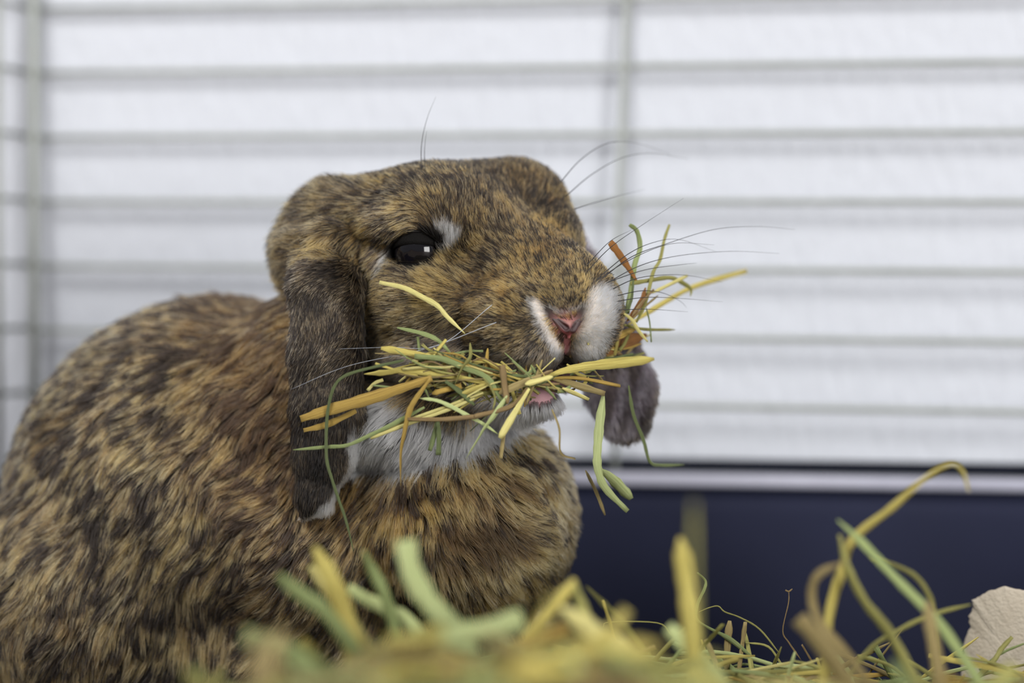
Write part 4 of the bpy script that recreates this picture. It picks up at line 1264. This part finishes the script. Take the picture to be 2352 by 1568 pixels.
# ---- bedding: blades that can be told apart
BED = [
    ('grass_strand', [(722, 1255), (760, 1330), (795, 1420), (815, 1520), (825, 1620)], (22, 26), 'yellow', 'tall blurred yellow blade standing before the shoulder', -640),
    ('grass_strand', [(712, 1300), (745, 1345), (790, 1400)], (14, 16), 'pale', 'pale blade leaning across the tall yellow one', -560),
    ('grass_strand', [(640, 1320), (665, 1345), (705, 1375), (760, 1420)], (20, 16), 'green', 'short green blade left of the tall yellow one', -700),
    ('grass_strand', [(835, 1265), (855, 1310), (880, 1360), (900, 1420)], (14, 15), 'green', 'slim green blade between the tall yellow and green ones', -560),
    ('grass_strand', [(800, 1350), (840, 1375), (890, 1400), (950, 1440)], (16, 16), 'palegreen', 'pale green blade lying low before the chest', -520),
    ('grass_strand', [(932, 1240), (945, 1310), (985, 1380), (1045, 1450), (1100, 1540)], (26, 28, 26), 'palegreen', 'tall blurred light green blade before the chest', -720),
    ('grass_strand', [(1200, 1420), (1120, 1445), (1040, 1460), (960, 1500)], (26, 24), 'palegreen', 'light green blade crossing the foot of the tall green one', -800),
    ('straw_piece', [(1290, 1395), (1345, 1440), (1400, 1478), (1440, 1500)], (26, 30, 30), 'pale', 'thick blurred cream straw lying in front of the chest', -760),
    ('straw_piece', [(1320, 1330), (1290, 1370), (1240, 1430), (1180, 1520)], (16, 22), 'yellow', 'yellow straw leaning left behind the cream one', -640),
    ('straw_piece', [(1315, 1340), (1340, 1400), (1370, 1470)], (12, 16), 'olive', 'olive straw meeting the leaning yellow one at its tip', -620),
    ('straw_piece', [(1340, 1480), (1400, 1530), (1450, 1600)], (26, 30), 'gold', 'golden blurred straw below the cream one', -820),
    ('straw_piece', [(1562, 1235), (1575, 1330), (1588, 1430), (1600, 1600)], (22, 25, 25), 'yellow', 'tall upright blurred yellow straw right of the chest', -700),
    ('straw_piece', [(1594, 1150), (1595, 1260), (1596, 1400), (1600, 1600)], (7, 7), 'olive', 'tall dim olive stem rising above the upright yellow straw', -1150),
    ('grass_strand', [(1535, 1440), (1570, 1475), (1620, 1520)], (20, 22), 'palegreen', 'short pale green blade at the foot of the upright straw', -640),
    ('grass_strand', [(2225, 1130), (2212, 1085), (2185, 1066), (2130, 1095), (2050, 1165), (1962, 1236), (1938, 1300), (1908, 1400), (1895, 1530)], (3, 8, 13, 15, 15, 16), 'yellow', 'long arching straw stem reaching above the tray rim', -430),
    ('grass_strand', [(1924, 1194), (1980, 1245), (2060, 1330), (2130, 1400), (2180, 1460)], (10, 13, 14), 'green', 'green stem crossing the long arching straw', -470),
    ('grass_strand', [(1928, 1228), (1945, 1300), (1985, 1380), (2040, 1450), (2090, 1540)], (8, 13, 13), 'olive', 'olive blade forking down from the arching straw', -470),
    ('grass_strand', [(2000, 1280), (2090, 1315), (2130, 1360), (2145, 1420), (2150, 1560)], (9, 12), 'olive', 'dim olive blade arching at the right, behind the crossing stems', 520),
    ('grass_strand', [(1940, 1290), (1880, 1320), (1865, 1370), (1885, 1430), (1960, 1520)], (10, 12), 'tan', 'dim tan blade curling left of the arching straw', -560),
    ('grass_strand', [(1835, 1420), (1880, 1470), (1940, 1560)], (22, 24), 'tan', 'blurred tan blade at the foot of the arching straw', -640),
    ('grass_strand', [(2230, 1388), (2140, 1412), (2060, 1450), (1990, 1500)], (10, 11), 'olive', 'olive stem leaning to the torn cardboard', -300),
    ('grass_strand', [(2130, 1380), (2140, 1450), (2160, 1560)], (14, 18), 'tan', 'blurred upright tan blade left of the torn cardboard', -560),
    ('grass_strand', [(1010, 1440), (900, 1490), (820, 1560)], (18, 20), 'olive', 'olive blade slanting from the tall green foot down left', -900),
    ('grass_strand', [(560, 1460), (650, 1490), (760, 1560)], (22, 22), 'green', 'grey-green blurred blade lowest at the left', -950),
    ('straw_piece', [(1185, 1470), (1160, 1530), (1150, 1600)], (16, 18), 'olive', 'short olive stem standing right of the crossing green blades', -850),
    ('grass_strand', [(1345, 1345), (1395, 1395), (1440, 1445)], (12, 12), 'olive', 'dim olive blade leaning right behind the cream straw', 420),
    ('grass_strand', [(1440, 1400), (1400, 1450), (1340, 1520)], (14, 16), 'yellow', 'yellow blade leaning left right of the cream straw', -900),
    # sharp bits at the right
    ('grass_wisp', [(1602, 1315), (1620, 1333), (1618, 1352), (1603, 1385), (1600, 1420), (1625, 1440), (1680, 1470), (1740, 1520)], (4, 6, 4, 10, 5), 'green', 'sharp curled green grass wisp beside the upright straw', 0),
    ('grass_wisp', [(1605, 1405), (1630, 1395), (1650, 1392), (1665, 1405), (1700, 1418), (1745, 1445), (1790, 1500)], (2, 3, 4), 'olive', 'fine bent stem running right from the curled wisp', 5),
    ('grass_wisp', [(1385, 1440), (1400, 1428), (1510, 1430), (1540, 1455), (1570, 1480)], (2, 3), 'olive', 'fine level stem bridging left of the upright straw', -10),
    ('straw_piece', [(1676, 1425), (1672, 1470), (1668, 1540)], (15, 14), 'tan', 'sharp upright cut tan stub right of the upright straw', 10),
    ('straw_piece', [(1712, 1428), (1705, 1480), (1695, 1560)], (10, 9), 'tan', 'slim sharp upright straw next to the cut tan stub', 0),
    ('grass_wisp', [(1812, 1358), (1811, 1385), (1798, 1448), (1812, 1475), (1840, 1515)], (2, 2, 4), 'darkbrown', 'single thin dark seed stem standing up on its own', 0),
    ('grass_wisp', [(1804, 1355), (1812, 1358), (1820, 1352)], 3, 'darkbrown', 'tiny forked tip of the lone dark seed stem', 0),
    ('grass_wisp', [(1842, 1480), (1860, 1510), (1890, 1560)], 4, 'darkbrown', 'thin brown stem leaning over the small dark hollow', 0),
    ('grass_strand', [(1904, 1496), (1912, 1530), (1922, 1570)], (8, 14, 12), 'palegreen', 'pale green blade tip with a pointed end at the bottom', -5, dict(t0=.3)),
    ('straw_piece', [(1876, 1510), (1892, 1560)], (5, 6), 'yellow', 'short yellow straw left of the pointed pale green tip', -5),
    ('grass_strand', [(1785, 1526), (1845, 1531), (1870, 1536)], 9, 'palegreen', 'short level pale green blade on the bedding', -5),
    ('straw_piece', [(1712, 1475), (1765, 1485), (1800, 1530), (1850, 1560)], (4, 6), 'olive', 'thin bent straw sloping right on the bedding', 0),
    ('grass_strand', [(1560, 1500), (1640, 1497), (1720, 1510), (1800, 1535)], (7, 8), 'palegreen', 'long pale green blade lying level on the bedding', -5),
    ('straw_piece', [(1622, 1468), (1640, 1510), (1660, 1560)], (10, 10), 'tan', 'short blurred tan straw beside the cut stub', -120),
    ('grass_strand', [(2325, 1462), (2300, 1490), (2280, 1520), (2230, 1570)], (9, 10), 'olive', 'olive blade leaning in front of the torn cardboard', -60),
    ('grass_strand', [(2352, 1478), (2310, 1495), (2270, 1520)], 5, 'green', 'thin green stem in front of the torn cardboard', -60),
]
for row in BED:
    nm, pts, w_, mt, lb, W = row[:6]
    op = row[6] if len(row) > 6 else {}
    end = 1740 if W > 300 else 1640
    if abs(W) > 250 and pts[-1][1] < end:                  # root the stem in the bedding
        (x0, y0), (x1, y1) = pts[-2:]
        sl = max(-.9, min(.9, (x1 - x0) / max(y1 - y0, 20)))
        pts = pts + [(x1 + sl * (end - y1) * .8, end)]
    wv2 = [x * (1 + W * K / D0) * (1.5 if W < -400 else 1) for x in (w_ if hasattr(w_, '__len__') else (w_, w_))]
    hay(nm, [(x, y, W + random.uniform(-8, 8)) for x, y in pts], wv2, mt, lb, 'stalk' if nm == 'straw_piece' else 'blade', cat='hay', **op)

# ---- bedding: many more loose stems, and the mass below
def top_y(px):
    return np.interp(px, [380, 520, 650, 900, 1100, 1280, 1450, 1600, 1750, 1950, 2100, 2250, 2400],
                     [1660, 1570, 1500, 1500, 1480, 1445, 1480, 1500, 1510, 1515, 1530, 1530, 1510])
bed_kinds = [('yellow', 'yellow', 18), ('olive', 'olive', 34), ('palegreen', 'pale green', 12), ('green', 'green', 20), ('tan', 'tan', 16), ('gold', 'golden', 5), ('pale', 'cream', 4)]
bag = [k for k in bed_kinds for _ in range(k[2])]
def rand_stem(W, depth_extra, steep=.5):
    px = random.uniform(430, 2420)
    py = top_y(px) + depth_extra
    ln = random.uniform(150, 420)
    an = random.gauss(0, steep)
    if random.random() < .2: an = random.uniform(-1.6, 1.6)
    dx, dy = math.cos(an) * ln / 2, math.sin(an) * ln / 2 * .8
    dw = random.uniform(-120, 120)
    bx, by = random.uniform(-25, 25), random.uniform(-30, 15)
    return [(px - dx, py - dy, W - dw), (px + bx, py + by, W), (px + dx, py + dy, W + dw)]
SPOTS = [(690, 'left of the tall yellow blade'), (860, 'at the foot of the tall yellow blade'), (1010, 'between the tall yellow and light green blades'),
         (1180, 'right of the tall light green blade'), (1330, 'left of the thick cream straw'), (1480, 'under the thick cream straw'),
         (1640, 'at the foot of the upright yellow straw'), (1800, 'by the sharp cut tan stub'), (1990, 'by the lone dark seed stem'),
         (2180, 'right of the arching straw'), (9999, 'in front of the torn cardboard')]
for i in range(200):
    mt, word, _ = random.choice(bag)
    fr = i / 200
    if fr < .6:
        W = random.uniform(-1250, -650); ex = abs(random.gauss(0, 60)) + 25; w_ = random.uniform(12, 34)
        pts = rand_stem(W, ex, .75)
        if pts[1][0] > 1480: pts = [(x, y + 85, w2) for x, y, w2 in pts]
        gp = 'loose stems in the front bedding'; sz = size_word(w_, 17, 26); what = 'blurred'
    else:
        W = random.uniform(-160, 60); ex = abs(random.gauss(0, 30)) + 25; w_ = random.uniform(4, 11)
        pts = rand_stem(W, ex)
        sh = random.uniform(1380, 2400) - pts[1][0]
        pts = [(x + sh, y + (top_y(pts[1][0] + sh) - top_y(pts[1][0])) + 12, w2) for x, y, w2 in pts]
        gp = 'fine stems in the bedding'; sz = size_word(w_, 6, 9); what = 'fine'
    spot = next(t for lim, t in SPOTS if pts[1][0] < lim)
    lb = '%s %s %s stem %s, %s' % (what, sz, word, lean_word(*pts[0][:2], *pts[2][:2]), spot)
    hay('hay_strand', pts, w_ * (1 + W * K / D0), mt, lb, random.choice(('blade', 'stalk')), gp)

def in_rabbit(p, margin=4.0):
    q = p - (CPOS + FWD * D0)
    g = [int(round((a - l) / STEP)) for a, l in zip((q.dot(RIGHT) / K, q.dot(UP) / K, q.dot(FWD) / K), LO)]
    if any(a < 0 or a >= n for a, n in zip(g, (NX, NY, NZ))): return False
    return F[g[0], g[1], g[2]] < margin

VV, FF, UU, MI = [], [], [], []
mats = ['olive', 'tan', 'darkgreen', 'yellow', 'green', 'darkbrown', 'palegreen']
for i in range(3000):
    W = random.uniform(-1250, 350)
    pts = rand_stem(W, 55 + abs(random.gauss(0, 140)))
    pts = [(x, max(y, top_y(x) + 40 + (60 if x > 1480 and W < -200 else 0)), w2) for x, y, w2 in pts]
    path = [P(*p) for p in pts]
    if min(p.z for p in path) < 0.003: continue
    if any(in_rabbit(p) for p in path) or in_rabbit((path[0] + path[1]) / 2) or in_rabbit((path[1] + path[2]) / 2): continue
    wid_ = random.uniform(5, 14) if W > -350 else random.uniform(10, 26)
    v, f, uv = strip(path, [wid_ * K, wid_ * K], 'blade', random.uniform(-1, 1), 0.6, 3)
    o_ = len(VV)
    VV += v; UU += uv
    FF += [tuple(k + o_ for k in g) for g in f]
    MI += [random.randrange(7)] * len(f)
ho = mesh_obj('hay_bedding', VV, FF, HM['olive'], None, uvs=UU)
for mname in mats[1:]: ho.data.materials.append(HM[mname])
ho.data.polygons.foreach_set('material_index', MI)
tag(ho, 'deep loose mass of green and yellow hay bedding on the tray floor', 'hay', kind='stuff')

# ------------------------------------------------------------------ torn cardboard
m_card = simple_mat('grey_cardboard', S2L(172, 163, 148), 0.9, 0.1, noise=(120, S2L(168, 158, 142)), bump=0.4, bscale=900)
edge = [(2205, 1640), (2206, 1560), (2212, 1500), (2216, 1466), (2228, 1440), (2224, 1415), (2236, 1392), (2232, 1378), (2250, 1368), (2275, 1355), (2312, 1346), (2352, 1354), (2400, 1352), (2470, 1372), (2540, 1440), (2560, 1640)]
pts2 = []
for (x0, y0), (x1, y1) in zip(edge[:-1], edge[1:]):
    for j in range(4):
        t = j / 4
        pts2.append((x0 + (x1 - x0) * t + random.uniform(-2.2, 2.2), y0 + (y1 - y0) * t + random.uniform(-2.2, 2.2)))
pts2.append(edge[-1])
vs, fs = [], []
n2 = len(pts2)
cxp, cyp = 2390, 1600
def cardW(x, y): return 120 + ((x - 2400) / 160.0) ** 2 * 60
rings = [1.0, .97, .75, .5, .2]
for side in (0, 1):
    for rg in rings:
        for (x, y) in pts2:
            X, Y = cxp + (x - cxp) * rg, cyp + (y - cyp) * rg
            dW = (0 if rg == 1.0 and side == 0 else -3 if side == 0 else 14)
            vs.append(P(X + (random.uniform(-1, 1) if rg > .9 else 0), Y, cardW(X, Y) + dW + (random.uniform(-1.5, 1.5) if rg > .9 else 0)))
nr = len(rings)
for side in (0, 1):
    o_ = side * nr * n2
    for q in range(nr - 1):
        for j in range(n2 - 1):
            fa = (o_ + q * n2 + j, o_ + q * n2 + j + 1, o_ + (q + 1) * n2 + j + 1, o_ + (q + 1) * n2 + j)
            fs.append(fa if side == 0 else fa[::-1])
    last = [o_ + (nr - 1) * n2 + j for j in range(n2)]
    fs.append(tuple(last) if side == 0 else tuple(last[::-1]))
for j in range(n2 - 1):
    fs.append((j + 1, j, nr * n2 + j, nr * n2 + j + 1))
tag(mesh_obj('torn_cardboard', vs, fs, m_card, None, smooth=True), 'torn grey cardboard piece with a ragged edge standing in the hay', 'cardboard')
